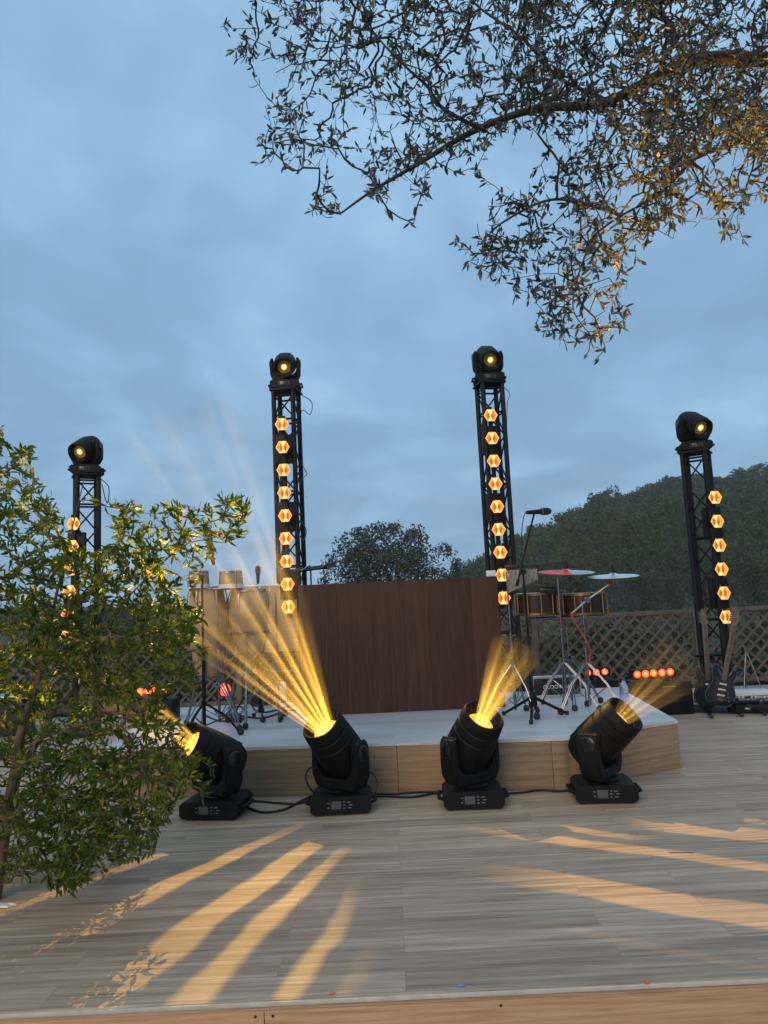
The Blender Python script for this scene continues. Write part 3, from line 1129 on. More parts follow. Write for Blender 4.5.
# ------------------------------------------------------------------ moving head lights
def moving_head(name, label, loc, base_rz, axis, group, lens_mat, connector=True, sc=1.0):
    axis = Vector(axis).normalized()
    o = thing(name, label, 'stage light', loc, 0, group)
    o.scale = (sc, sc, sc)
    Rb = Matrix.Rotation(base_rz, 3, 'Z')
    # base: low box with chamfered ends
    prof = [(-.195, .030), (-.195, .095), (-.165, .118), (.165, .118), (.195, .095), (.195, .030), (.175, .012), (-.175, .012)]
    mb = MB()
    Mx = Rb @ Matrix(((1, 0, 0), (0, 0, -1), (0, 1, 0)))
    mb.prism([(a, b) for a, b in prof][::-1], -.16, .16, Mx)
    base = mb.build('base', M['black'], o)
    for sx in (-1, 1):
        mb = MB().tube([Rb @ Vector((sx * .196, -.09, .062)), Rb @ Vector((sx * .222, -.075, .066)), Rb @ Vector((sx * .222, .075, .066)), Rb @ Vector((sx * .196, .09, .062))], .012, 8)
        mb.build('carry_handle', M['black'], base)
    for sx in (-1, 1):
        for sy in (-1, 1):
            MB().lathe([(0, .016), (.011, .018)], 10, None, Rb @ Vector((sx * .15, sy * .12, 0))).build('rubber_foot', M['rubber'], base)
    MB().box(Rb @ Vector((-.028, -.1615, .066)), (.066, .004, .050), Rb, .001).build('display', M['display'], base)
    for k, (bx, bz) in enumerate([(-.078, .080), (-.078, .052), (.025, .085), (.025, .066), (.025, .047), (.055, .083), (.066, .066), (.058, .048)]):
        MB().box(Rb @ Vector((bx, -.1612, bz)), (.014 if k < 5 else .022, .0035, .007), Rb, .0008).build('button', M['grey_print'], base)
    # turntable
    MB().lathe([(.116, .105), (.130, .110), (.138, .10)], 24).build('turntable', M['black'], o)
    # yoke
    pan = math.atan2(-axis.x, axis.y) if (abs(axis.x) + abs(axis.y)) > 1e-6 else 0
    if axis.y < 0:
        pan = math.atan2(axis.x, -axis.y)
    Ry = Matrix.Rotation(pan, 3, 'Z')
    zp = .375
    mb = MB()
    out, inn, zb, zt = .205, .153, .140, .465
    pr_ = [(-out + .045, zb), (out - .045, zb), (out - .004, zb + .075), (out, .30), (out - .002, zt - .06), (out - .018, zt - .018), (inn + .010, zt - .006), (inn, zt - .04), (inn, .262), (inn - .055, .205), (-inn + .055, .205), (-inn, .262), (-inn, zt - .04), (-inn - .010, zt - .006), (-out + .018, zt - .018), (-out + .002, zt - .06), (-out, .30), (-out + .004, zb + .075)]
    # extrude the U outline with a slight taper front and back, then bevel
    bm = bmesh.new()
    fr = [bm.verts.new((a, -.072, b)) for a, b in pr_]
    bk = [bm.verts.new((a, .072, b)) for a, b in pr_]
    n = len(pr_)
    # faces as quads between outer and inner halves
    for lst, flip in ((fr, False), (bk, True)):
        quads = [(0, 1, 9, 10), (1, 2, 8, 9), (2, 3, 8), (3, 4, 7, 8), (4, 5, 6, 7), (0, 10, 11, 17), (17, 11, 16), (16, 11, 12, 15), (15, 12, 13, 14)]
        for qd in quads:
            vs = [lst[i] for i in qd]
            bm.faces.new(vs[::-1] if flip else vs)
    for i in range(n):
        j = (i + 1) % n
        bm.faces.new((fr[j], fr[i], bk[i], bk[j]))
    bmesh.ops.recalc_face_normals(bm, faces=bm.faces)
    eds = [e for e in bm.edges if len(e.link_faces) == 2 and e.calc_face_angle(0) > .5]
    bmesh.ops.bevel(bm, geom=eds, offset=.012, segments=3, affect='EDGES', clamp_overlap=True)
    bm.verts.index_update()
    mb.add([Ry @ v.co for v in bm.verts], [[v.index for v in f.verts] for f in bm.faces], True)
    bm.free()
    yoke = mb.build('yoke', M['black'], o)
    for sx in (-1, 1):
        MB().lathe([(0, .052), (.008, .052), (.012, .044)], 20, Ry @ Matrix.Rotation(R(90) * sx, 3, 'Y'), Ry @ Vector((sx * (out - .004), 0, zp))).build('pivot_cover', M['black_gloss'], yoke)
    # head barrel, local +Z = beam axis, local X = tilt axis
    Xa = Ry @ Vector((1, 0, 0))
    Za = axis - Xa * axis.dot(Xa)
    Za.normalize()
    Ya = Za.cross(Xa)
    Rh = Matrix((Xa, Ya, Za)).transposed()
    c = Vector((0, 0, zp))
    mb = MB()
    mb.lathe([(-.190, .060), (-.186, .098), (-.165, .124), (-.12, .139), (-.03, .149), (.05, .147), (.105, .144), (.112, .137), (.122, .137), (.128, .143), (.175, .139), (.182, .132), (.192, .132), (.198, .138), (.262, .132), (.270, .126), (.268, .118), (.215, .094), (.195, .086)], 36, Rh, c, 1, 1, 2.35, closed=False)
    mb.lathe([(-.190, .0001), (-.190, .055)], 36, Rh, c, 1, 1, 2.35, closed=False)
    head = mb.build('head', M['black'], o)
    for k in range(5):
        a = R(60 + k * 15)
        MB().box(c + Rh @ Vector((0, 0, -.15 + 0 * k)) + Rh @ Vector((math.cos(R(90)) * .13, (-1) * 0 + .136 - .004, -.02 + k * .022 + .06)), (.15, .012, .008), Rh, .002).build('cooling_fin', M['black'], head)
    # stepped ring inside the bezel and the lens
    MB().lathe([(.225, .106), (.229, .100), (.225, .096)], 32, Rh, c, closed=False).build('bezel_ring', M['black_gloss'], head)
    lens = MB().lathe([(.0, .0001), (-.001, .03), (-.004, .06), (-.008, .087)], 32, None, closed=False).build('lens', lens_mat, head)
    lens.matrix_basis = Matrix.Translation(c + Za * .205) @ Rh.to_4x4()
    if connector:
        for k in range(2):
            MB().lathe([(0, .014), (.05, .014), (.06, .009), (.085, .007)], 10, Rb @ Matrix.Rotation(R(-90), 3, 'X'), Rb @ Vector((.05 + k * .06, .16, .06))).build('plug', M['rubber'], base)
    return o, Vector(loc) + (c + Za * .20) * sc, Za, Xa


floor_grp = 'moving head lights standing on the deck'
FH = []
f1 = moving_head('moving_head_light', 'moving head light on the deck half hidden by the shrub, leaning far left', G(217, 814), R(-8), (-.52, -.60, .46), floor_grp, M['lens_floor'])
f2 = moving_head('moving_head_light', 'upright moving head light throwing the widest striped golden beam up to the left', G(342, 809), R(1), (-.40, -.50, .78), floor_grp, M['lens_floor'])
f3 = moving_head('moving_head_light', 'upright moving head light with a short beam, before the platform right of centre', G(473, 804), R(-2), (.35, -.50, .80), floor_grp, M['lens_floor'])
f4 = moving_head('moving_head_light', 'moving head light at the platform corner tilted to the right below the water bottle', G(604, 798), R(-7), (.50, -.38, .58), floor_grp, M['lens_floor'])

# ------------------------------------------------------------------ truss towers
TRW = .235


def tower(loc, rz, height, label, tr_label=None):
    o = thing('truss_tower', label, 'truss tower', loc, rz, 'black truss towers around the stage')
    a = TRW / 2
    MB().box((0, 0, .008), (.55, .55, .012), bev=.003).build('base_plate', M['truss'], o)
    MB().box((0, 0, height - .012), (.32, .32, .02), bev=.003).build('top_plate', M['truss'], o)
    zb, zt = .016, height - .024
    cor = [(-a, -a), (a, -a), (a, a), (-a, a)]
    for cx, cy in cor:
        MB().tube([(cx, cy, zb), (cx, cy, zt)], .028, 12).build('chord', M['truss'], o)
    n = max(4, round((zt - zb) / .30))
    st = (zt - zb - .12) / n
    for s in range(4):
        p, q = cor[s], cor[(s + 1) % 4]
        for k in range(n + 1):
            z = zb + .06 + k * st
            if k % 3 == 0 or k == n:
                MB().tube([(*p, z), (*q, z)], .012, 6).build('crossbar', M['truss'], o)
            if k < n:
                u, v = (p, q) if (k + s) % 2 == 0 else (q, p)
                MB().tube([(*u, z), (*v, z + st)], .010, 6).build('brace', M['truss'], o)
    return o


def tower_at(px_top, py_top, Y, ztop, z0, rz, label):
    """ztop from the pixel row of the moving head's base"""
    pt = P(px_top, py_top, Y)
    return tower((pt.x, Y, z0), rz, pt.z - z0, label), pt


tw1, t1 = tower_at(87, 475, 8.7, 0, 0, R(28), 'black truss tower rising behind the leafy shrub at the left')
tw2, t2 = tower_at(286, 391, 8.6, 0, 0, R(-10), 'black truss tower rising behind the left end of the brown panel')
tw3, t3 = tower_at(489, 384, 8.6, 0, 0, R(10), 'black truss tower behind the right end of the panel, beside the microphone')
tw4, t4 = tower_at(695, 452, 8.35, 0, 0, R(-34), 'black truss tower at the right with a dark guitar leaning before it')
top_grp = 'moving head lights on the truss towers'
th1 = moving_head('moving_head_light', 'moving head light atop the truss tower behind the shrub, turned left', t1, R(10), (-.13, -.85, -.42), top_grp, M['lens_tower'], True, .88)
th2 = moving_head('moving_head_light', 'moving head light atop the truss tower left of the sky gap, facing forward', t2, R(0), (.03, -.85, -.46), top_grp, M['lens_tower'], True, .88)
th3 = moving_head('moving_head_light', 'highest moving head light, atop the truss tower beside the microphone stand', t3, R(0), (.06, -.85, -.46), top_grp, M['lens_tower'], True, .88)
th4 = moving_head('moving_head_light', 'moving head light atop the tower before the wooded hill, turned right', t4, R(-12), (.13, -.85, -.46), top_grp, M['lens_tower'], True, .88)

# ------------------------------------------------------------------ hexagonal lamps
HEXR = .081


def hexpoly(r, sq=1.0):
    return [(r * math.cos(R(60 * k)), r * math.sin(R(60 * k)) * sq) for k in range(6)]


def hex_proto():
    o = thing('hexagonal_lamp', 'x', 'stage light')
    F_ = Matrix(((1, 0, 0), (0, 0, -1), (0, 1, 0)))    # xy polygon stands up, depth along -y ... +y
    hp, hi = hexpoly(HEXR), hexpoly(HEXR * .86)
    back = hexpoly(HEXR * .6)
    # housing: tapered shell open to the front
    mb = MB()
    vs = [Vector((x, -.012, y)) for x, y in hp] + [Vector((x, .05, y)) for x, y in hexpoly(HEXR * .8)] 
    mb.add(vs, [[i, (i + 1) % 6, (i + 1) % 6 + 6, i + 6] for i in range(6)] + [[6, 7, 8, 9, 10, 11]])
    mb.build('housing', M['truss'], o)
    # bright rim
    mb = MB()
    vs = [Vector((x, -.014, y)) for x, y in hp] + [Vector((x, -.016, y)) for x, y in hi] + [Vector((x, .002, y)) for x, y in hi]
    fs = [[i, (i + 1) % 6, (i + 1) % 6 + 6, i + 6] for i in range(6)] + [[i + 6, (i + 1) % 6 + 6, (i + 1) % 6 + 12, i + 12] for i in range(6)]
    mb.add(vs, fs)
    rim = mb.build('rim', M['hex_rim'], o)
    # six reflector facets; top and bottom ones shine brightest
    for i in range(6):
        j = (i + 1) % 6
        sh = .90
        a0, a1 = Vector((hi[i][0], .001, hi[i][1])), Vector((hi[j][0], .001, hi[j][1]))
        mid = (a0 + a1) / 2
        a0, a1 = mid + (a0 - mid) * sh, mid + (a1 - mid) * sh
        b0, b1 = Vector((back[i][0] * .55, .03, back[i][1] * .55)), Vector((back[j][0] * .55, .03, back[j][1] * .55))
        mb = MB().add([a0, a1, b1, b0], [[3, 2, 1, 0]])
        mb.build('reflector', M['hex_bright'] if i in (1, 4) else M['hex_mid'], o)
    MB().add([Vector((x * .58, .034, y * .58)) for x, y in back], [[5, 4, 3, 2, 1, 0]]).build('back_glass', M['hex_mid'], o)
    # two tall dark bulbs with a bright filament between
    for sx in (-1, 1):
        MB().lathe([(-.040, .0001), (-.034, .008), (-.016, .014), (.016, .014), (.034, .008), (.040, .0001)], 12, None, (sx * .025, .008, 0)).build('bulb', M['hex_dim'], o)
    MB().tube([(0, .004, -.044), (0, .002, 0), (0, .004, .044)], .0035, 6).build('filament', M['hex_bright'], o)
    # outer bracket stub
    MB().tube([(0, .04, HEXR * .80), (0, .045, HEXR * 1.0)], .010, 6).build('bracket', M['steel'], o)
    return o


def copy_tree(o, parent=None):
    c = o.copy()
    COL.objects.link(c)
    if parent is not None:
        c.parent = parent
    for ch in o.children:
        copy_tree(ch, c)
    return c


proto = hex_proto()
first = [True]
ORD = ['topmost', 'second from top', 'third from top', 'fourth from top', 'fifth from top', 'sixth from top', 'seventh from top', 'eighth from top', 'lowest']


def hex_string(x0, y0, x1, y1, n, Y, where, ords, gname, rz=0.0):
    pts = [P(x0 + (x1 - x0) * i / (n - 1), y0 + (y1 - y0) * i / (n - 1), Y) for i in range(n)]
    rail = thing('lamp_rail', 'thin black rail carrying the hexagonal lamps on the ' + where, 'mounting rail', (pts[0].x, Y + .075, pts[-1].z), 0, 'rails carrying hexagonal lamps')
    h = pts[0].z - pts[-1].z
    xm = pts[-1].x - pts[0].x
    MB().box((xm / 2, 0, h / 2), (.05, .03, h + .24), bev=.004).build('bar', M['truss'], rail)
    for k in range(1, n, 3):
        p = pts[k]
        MB().box((p.x - pts[0].x, .045, p.z - pts[-1].z), (.20, .055, .34), bev=.006).build('driver_box', M['truss'], rail)
    for i, p in enumerate(pts):
        o = proto if first[0] else copy_tree(proto)
        first[0] = False
        o.location = (p.x, p.y, p.z)
        o.rotation_euler = (0, 0, rz + random.uniform(-.06, .06))
        o['label'] = 'glowing amber hexagonal lamp, %s, on the %s' % (ords[i], where)
        o['group'] = gname


hex_string(74, 524, 67, 637, 6, 8.38, 'tower behind the shrub', ORD[:5] + ['lowest'], 'hexagonal lamps on the tower behind the shrub')
hex_string(282, 424.5, 288.5, 607, 9, 8.35, 'tower left of the panel', ORD, 'hexagonal lamps on the tower at the left end of the panel')
hex_string(490.5, 415.5, 503.5, 598, 9, 8.35, 'tower right of the panel', ORD, 'hexagonal lamps on the tower at the right end of the panel')
hex_string(714.5, 497.5, 725.5, 617, 6, 8.12, 'tower by the guitars', ORD[:5] + ['lowest'], 'hexagonal lamps on the tower by the guitars', R(8))


def cable(label, pts, r=.006, mat='cable', k=8, name='cable', group=None):
    mb = MB().tube(catmull(pts, k), r, 6)
    return tag(mb.build(name, M[mat]), label, 'cable', group)


# cables looped at the towers
cable('thin cable loop dangling from the head of the tower left of the sky gap', [t2 + Vector((.17, 0, -.05)), t2 + Vector((.30, 0, -.15)), t2 + Vector((.28, 0, -.30)), t2 + Vector((.17, 0, -.28)), t2 + Vector((.17, .02, -.9))], .005)
cable('thin cable bulging from the right side of the left panel tower, halfway up', [P(300, 460, 8.5), P(305, 470, 8.5), P(307, 474, 8.5), P(302, 479, 8.5), P(299, 486, 8.5)], .005)
cable('short cable loop low on the tower at the left end of the panel', [P(301, 520, 8.5), P(306, 530, 8.5), P(304, 540, 8.5), P(300, 536, 8.5)], .007)
cable('thin cable loop hanging from the head of the tower behind the shrub', [t1 + Vector((.17, 0, -.06)), t1 + Vector((.26, 0, -.16)), t1 + Vector((.25, 0, -.34)), t1 + Vector((.22, 0, -.30)), t1 + Vector((.18, 0, -.12))], .006)
cable('thin cable hanging from the head of the tower beside the microphone', [t3 + Vector((.17, 0, -.04)), t3 + Vector((.24, 0, -.14)), t3 + Vector((.20, 0, -.27)), t3 + Vector((.16, .02, -.8))], .004)

# cables along the front of the platform
cb = .009
cable('black cable running along the foot of the platform between the two left deck lights', [G(244, 806, cb), G(262, 812, cb), G(285, 809, cb), G(305, 799, cb), G(322, 797, cb)], .008)
cable('black cable curving lower on the deck between the two left deck lights', [G(240, 801, cb), G(258, 801, cb), G(280, 803, cb), G(300, 803, cb), G(325, 796, cb)], .008)
cable('black cable lying at the foot of the platform between the two middle deck lights', [G(362, 797, cb), G(385, 796, cb), G(410, 797, cb), G(430, 794, cb), G(455, 790, cb)], .008)
cable('second black cable lying close behind it between the middle deck lights', [G(366, 793.5, cb), G(392, 794, cb), G(420, 792, cb), G(450, 792, cb)], .007)
cable('black cable lying at the foot of the platform between the two right deck lights', [G(492, 794, cb), G(520, 792.5, cb), G(540, 790, cb), G(560, 791, cb), G(585, 789, cb)], .008)
cable('cable looping up at the left of the widest-beam deck light', [G(318, 798, .01), P(308, 785, 5.0), P(306, 775, 5.0), P(310, 768, 5.0), P(318, 768, 5.02)], .006)
cable('cable looping at the right of the widest-beam deck light', [P(362, 795, 5.0), P(372, 795, 5.02), P(377, 785, 5.05), P(374, 775, 5.05), P(366, 770, 5.05)], .006)

# ------------------------------------------------------------------ percussion
CH = 'chrome'


def tripod_parts(o, h, spread, leg_z, rz=0, rr=.011, mat='chrome', double=True):
    """vertical tube with three braced legs; parts of o"""
    MB().tube([(0, 0, .05), (0, 0, h * .55)], rr * 1.15, 10).build('lower_tube', M[mat], o)
    MB().tube([(0, 0, h * .55), (0, 0, h)], rr * .8, 10).build('upper_tube', M[mat], o)
    MB().lathe([(0, rr * 1.9), (.035, rr * 1.9)], 10, None, (0, 0, h * .55 - .02)).build('collar', M[mat], o)
    MB().lathe([(0, rr * 1.9), (.03, rr * 1.9)], 10, None, (0, 0, leg_z - .015)).build('leg_collar', M[mat], o)
    kn = MB().tube([(0, 0, h * .55), (rr * 4.2, -rr * 1.5, h * .55)], rr * .7, 6).build('wing_nut', M[mat], o)
    for k in range(3):
        a = rz + 2 * pi * k / 3
        d = Vector((math.cos(a), math.sin(a), 0))
        s = Vector((-d.y, d.x, 0)) * (.012 if double else 0)
        top, foot = Vector((0, 0, leg_z)) + d * .015, d * spread + Vector((0, 0, .018))
        mb = MB()
        for q in ((1, -1) if double else (0,)):
            mb.tube([top + s * q, (top + foot) / 2 + s * q + d * spread * .06 + Vector((0, 0, .02)), foot + s * q], rr * (.48 if double else .8), 7)
        leg = mb.build('leg', M[mat], o)
        MB().lathe([(-.018, .014), (-.006, .026), (.018, .026), (.034, .014)], 10, None, foot).build('rubber_foot', M['rubber'], leg)
        MB().tube([Vector((0, 0, .09)), (top + foot) * .5 + d * spread * .03], rr * .45, 6).build('brace', M[mat], o)


def place(px, py, Y, z=H):
    p = P(px, py, Y)
    return Vector((p.x, Y, z))


def cymbal_on(px, py, Y, r, label, mats, tilt, post):
    c = P(px, py, Y)
    o = thing('cymbal', label, 'cymbal', c, 0, 'cymbals on stands')
    rot = Matrix.Rotation(tilt[0], 3, 'X') @ Matrix.Rotation(tilt[1], 3, 'Y')
    prof = [(-.010, r), (-.007, r * .85), (-.001, r * .5), (.003, r * .24), (.009, r * .17), (.016, r * .10), (.019, .008)]
    prof2 = [(.0185, .006), (.014, r * .10), (.007, r * .17), (.001, r * .24), (-.003, r * .5), (-.009, r * .85), (-.0125, r - .001), (-.010, r)]
    mb = MB()
    n = 48
    if len(mats) == 1:
        mb.lathe(prof + prof[::-1][:0], n, rot, closed=False)
        mb.lathe(prof2, n, rot, closed=False)
        mb.build('plate', M[mats[0]], o)
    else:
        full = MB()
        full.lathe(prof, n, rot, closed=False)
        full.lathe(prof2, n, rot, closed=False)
        for mt, keep, nm in ((mats[0], True, 'red_reflection_half'), (mats[1], False, 'plate')):  # left half is coloured red to stand for reflected red light
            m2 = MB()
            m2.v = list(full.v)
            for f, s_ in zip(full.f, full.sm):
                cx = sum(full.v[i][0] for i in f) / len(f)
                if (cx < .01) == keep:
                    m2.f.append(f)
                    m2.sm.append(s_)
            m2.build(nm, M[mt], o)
    MB().lathe([(.024, .018), (.045, .020), (.050, .012), (.085, .010)], 12, rot).build('felt_washer', M['felt'], o)
    MB().lathe([(.05, .0075), (.098, .0075)], 8, rot).build('wing_nut', M['felt'], o)
    return c


YC = 6.55
cymbal_on(566, 571, YC, .245, 'large cymbal with a painted red reflection on its left half, left of the pale cymbal', ['cymbal_reflection', 'cymbal'], (R(7), R(1.5)), None)
s = thing('cymbal_stand', 'straight chrome stand carrying the grey cymbal with a painted red reflection', 'cymbal stand', place(562, 640, YC))
zt = P(566, 571, YC).z - H
tripod_parts(s, zt + .02, .30, .40, R(200))
cymbal_on(613, 575, YC - .15, .215, 'pale white-grey cymbal against the dark hill, right of the red one', ['cymbal_pale'], (R(6), R(-1)), None)
bs_ = place(585, 640, YC - .15)
s = thing('cymbal_stand', 'chrome boom stand with its arm reaching right to the pale cymbal', 'cymbal stand', bs_)
ptip = P(613, 578, YC - .15) - bs_
pel = P(571, 614, YC - .15) - bs_
ppv = P(587, 600, YC - .15) - bs_
tripod_parts(s, ppv.z, .29, .40, R(80))
MB().tube([pel, ppv, ptip - Vector((0, 0, .03)), ptip + Vector((0, 0, .0))], .0095, 8).build('boom_arm', M['steel'], s)
MB().lathe([(-.02, .026), (.02, .026)], 12, Matrix.Rotation(R(90), 3, 'X'), ppv).build('tilter', M[CH], s)
MB().tube([ptip + Vector((-.05, 0, -.05)), ptip + Vector((-.01, 0, -.035)), ptip + Vector((-.015, 0, -.08))], .013, 8).build('red_grip', M['red_cable'], s)
cable('red cable twined down the boom stand below the timbales', [P(571, 612, YC - .17), P(574, 622, YC - .18), P(581, 632, YC - .17), P(588, 645, YC - .18), P(590, 655, YC - .16), P(588, 668, YC - .17)], .008, 'red_cable')

# timbales
tb = place(566, 620, 6.75)
tst = thing('timbale_stand', 'chrome tripod stand under the pair of dark timbales', 'drum stand', tb)
zt = P(566, 616, 6.75).z - H
tripod_parts(tst, zt, .30, .42, R(20))
MB().tube([(-.34, 0, zt - .01), (.34, 0, zt - .01)], .012, 8).build('crossbar', M[CH], tst)


def timbale(px, r, label):
    top, bot = P(px, 593, 6.75), P(px, 615, 6.75)
    o = thing('timbale', label, 'drum', (bot.x, 6.75, bot.z), 0, 'pair of timbales')
    h = top.z - bot.z
    MB().lathe([(0, r * .97), (h, r * .97)], 36, closed=False).build('shell', M['drum_dark'], o)
    MB().lathe([(h - .004, r), (h + .004, r * .9), (h + .004, .0001)], 36, closed=False).build('drumhead', M['skin'], o)
    for z in (h - .012, .012):
        MB().lathe([(z - .010, r * .975), (z - .010, r * 1.02), (z + .010, r * 1.02), (z + .010, r * .985)], 36, closed=False).build('hoop', M['gold'], o)
    for k in range(10):
        a = 2 * pi * k / 10 + .35
        MB().tube([(math.cos(a) * r * 1.03, math.sin(a) * r * 1.03, .01), (math.cos(a) * r * 1.03, math.sin(a) * r * 1.03, h - .005)], .006, 6).build('tension_rod', M['gold'], o)
    return o


timbale(537, .185, 'dark timbale with gold hoops and rods, the left of the pair')
timbale(584, .205, 'dark timbale with gold hoops and rods, the right of the pair')
p = P(552, 591, 6.6)
cbell = thing('cowbell', 'black cowbell mounted above the left timbale', 'percussion', p)
MB().lathe([(0, .030), (.16, .048), (.165, .045), (.02, .02)], 20, Matrix.Rotation(R(-88), 3, 'Y'), (0.05, 0, 0), 1, .75, 3.0, closed=False).build('body', M['black_gloss'], cbell)
MB().tube([(.03, 0, 0), (.11, 0, 0), (.12, .0, -.05)], .008, 8).build('mount', M[CH], cbell)
MB().lathe([(-.012, .02), (.012, .02)], 10, None, (.05, 0, .0)).build('clamp', M['black'], cbell)

# bar chimes on a thin stand
YB2 = 6.35
p0, p1 = P(507, 567, YB2), P(537, 567, YB2)
bc = thing('bar_chimes', 'rack of hanging metal bar chimes under a dark wooden bar beside the microphone boom', 'chimes', (p0.x, YB2, p0.z))
W_ = (p1 - p0).length
MB().box((W_ / 2, 0, 0), (W_ + .03, .03, .032), bev=.005).build('bar', M['drum_dark'], bc)
nch = 22
for k in range(nch):
    x = W_ * (k + .5) / nch
    ln = .19 - .095 * k / (nch - 1)
    MB().tube([(x, 0, -.028), (x, 0, -.028 - ln)], .0042, 7).build('chime', M['steel'], bc)
cs_ = place(511, 640, YB2)
st_ = thing('chime_stand', 'slim chrome stand holding the bar chimes at its top', 'stand', cs_)
zt = P(511, 569, YB2).z - H - .02
tripod_parts(st_, zt, .26, .42, R(60), .0095, double=False)

# microphone on a boom stand
YM = 6.2
ms = place(532, 690, YM)
mst = thing('microphone_stand', 'tall black boom microphone stand on a folded tripod beside the chimes', 'microphone stand', ms)
cl_ = P(523, 572, YM) - ms
MB().tube([(0, 0, .06), (0, 0, .62)], .014, 10).build('lower_tube', M['black'], mst)
MB().tube([(0, 0, .62), Vector((cl_.x, 0, cl_.z))], .010, 10).build('upper_tube', M['black'], mst)
MB().lathe([(0, .018), (.06, .018)], 10, None, (0, 0, .60)).build('clutch', M['black'], mst)
MB().lathe([(-.02, .024), (.025, .024)], 12, Matrix.Rotation(R(90), 3, 'X'), Vector((cl_.x, 0, cl_.z))).build('boom_clamp', M['black'], mst)
bt0, bt1 = P(517, 585, YM) - ms, P(534, 514, YM) - ms
MB().tube([bt0, bt1], .008, 8).build('boom_arm', M['black'], mst)
MB().lathe([(0, .014), (.06, .014)], 8, rot_to(bt0 - bt1), bt0 - (bt0 - bt1).normalized() * .05).build('counterweight', M['black'], mst)
hubz = .10
for k in range(3):
    a = R(15 + 120 * k)
    d = Vector((math.cos(a), math.sin(a), 0))
    leg = MB().tube([Vector((0, 0, .16)) + d * .02, d * .30 + Vector((0, 0, .014))], [.013, .011], 8).build('leg', M['black'], mst)
    MB().lathe([(-.014, .014), (.014, .019), (.02, .012)], 10, None, d * .30 + Vector((0, 0, .014))).build('rubber_foot', M['rubber'], leg)
MB().lathe([(.06, .020), (.10, .036), (.17, .036), (.21, .018)], 12).build('hub', M['black'], mst)


def microphone(name, label, at, d, L=.2, r=.022):
    o = thing(name, label, 'microphone', at)
    Rm = rot_to(d)
    MB().lathe([(0, r * .35), (.01, r * .55), (L * .55, r * .72), (L * .60, r * .95)], 14, Rm).build('body', M['black'], o)
    MB().lathe([(L * .60, r * .98), (L * .66, r * 1.05), (L * .84, r * 1.05), (L * .95, r * .8), (L, r * .3), (L * 1.005, .0001)], 14, Rm, closed=False).build('grille', M['rubber'], o)
    MB().lathe([(L * .62, r * 1.10), (L * .65, r * 1.10)], 14, Rm).build('band', M['grey_print'], o)
    return o


microphone('microphone', 'black microphone pointing right at the tip of the tall boom stand', P(526, 512.5, YM), (1, 0, .01), .215, .030)
cable('microphone cable hanging along the tall boom stand', [P(526, 512, YM - .01), P(523, 520, YM - .01), P(521, 545, YM - .01), P(521, 575, YM - .015), P(524, 600, YM - .02), P(529, 660, YM - .02), P(534, 690, YM - .02)], .004)
m2 = place(258, 640, 6.9)
mst2 = thing('microphone_stand', 'thin grey straight microphone stand behind the right-hand conga', 'microphone stand', m2)
zt = P(258, 584, 6.9).z - H
tripod_parts(mst2, zt, .27, .3, R(45), .009, 'black', False)
microphone('microphone', 'upright dark microphone standing over the right-hand conga', P(258, 584, 6.9), (.02, 0, 1), .17, .024)

# congas, bongos
YCo = 6.55


def conga(px, py0, py1, r, label, stand_label):
    bot, top = P(px, py1, YCo), P(px, py0, YCo)
    h = top.z - bot.z
    o = thing('conga', label, 'drum', (bot.x, YCo + random.uniform(-.05, .1), bot.z), 0, 'pale wooden congas')
    prof = [(0, .095), (.02, .10), (h * .22, r * .86), (h * .45, r * 1.03), (h * .62, r * 1.08), (h * .80, r * 1.02), (h, r * .90)]
    sm_ = []
    for i in range(len(prof) - 1):
        for k in range(4):
            t = k / 4
            sm_.append((prof[i][0] + (prof[i + 1][0] - prof[i][0]) * t, prof[i][1] + (prof[i + 1][1] - prof[i][1]) * (3 * t * t - 2 * t ** 3) * .35 + (prof[i + 1][1] - prof[i][1]) * t * .65))
    sm_.append(prof[-1])
    MB().lathe(sm_, 36, closed=False).build('shell', M['conga'], o)
    MB().lathe([(h + .002, r * .93), (h + .010, r * .88), (h + .012, .0001)], 32, closed=False).build('drumhead', M['skin'], o)
    MB().lathe([(h - .016, r * .93), (h - .016, r * .965), (h + .008, r * .955), (h + .008, r * .93)], 32, closed=False).build('hoop', M[CH], o)
    for k in range(6):
        a = 2 * pi * k / 6 + .2
        d = Vector((math.cos(a), math.sin(a), 0))
        MB().tube([d * r * .97 + Vector((0, 0, h - .01)), d * r * 1.06 + Vector((0, 0, h - .07)), d * r * 1.075 + Vector((0, 0, h - .15))], .0065, 6).build('tension_lug', M[CH], o)
    st = thing('conga_stand', stand_label, 'drum stand', (bot.x, o.location.y, H), 0, 'chrome conga stands')
    zc = bot.z - H
    MB().lathe([(zc + h * .3, r * 1.0), (zc + h * .3, r * 1.05), (zc + h * .3 + .018, r * 1.06), (zc + h * .3 + .018, r * 1.01)], 28, closed=False).build('ring', M[CH], st)
    MB().lathe([(zc - .012, .105), (zc - .010, .115), (zc + .0, .115), (zc + .002, .105)], 24, closed=False).build('lower_ring', M[CH], st)
    for k in range(3):
        a = R(30 + 120 * k)
        d = Vector((math.cos(a), math.sin(a), 0))
        leg = MB().tube([d * r * 1.06 + Vector((0, 0, zc + h * .3)), d * (.125) + Vector((0, 0, zc)), d * .20 + Vector((0, 0, zc * .5)), d * .27 + Vector((0, 0, .02))], .012, 8).build('leg', M[CH], st)
        MB().lathe([(-.02, .016), (-.004, .026), (.02, .024), (.03, .013)], 10, None, d * .27 + Vector((0, 0, .02))).build('rubber_foot', M['rubber'], leg)
    return o


conga(209, 588, 676, .158, 'pale wooden conga nearest the shrub, under the left bongo', 'chrome tripod stand under the conga nearest the shrub')
conga(249, 590, 652, .165, 'pale wooden conga in the golden beam, under the right bongo', 'chrome tripod stand under the conga in the golden beam')


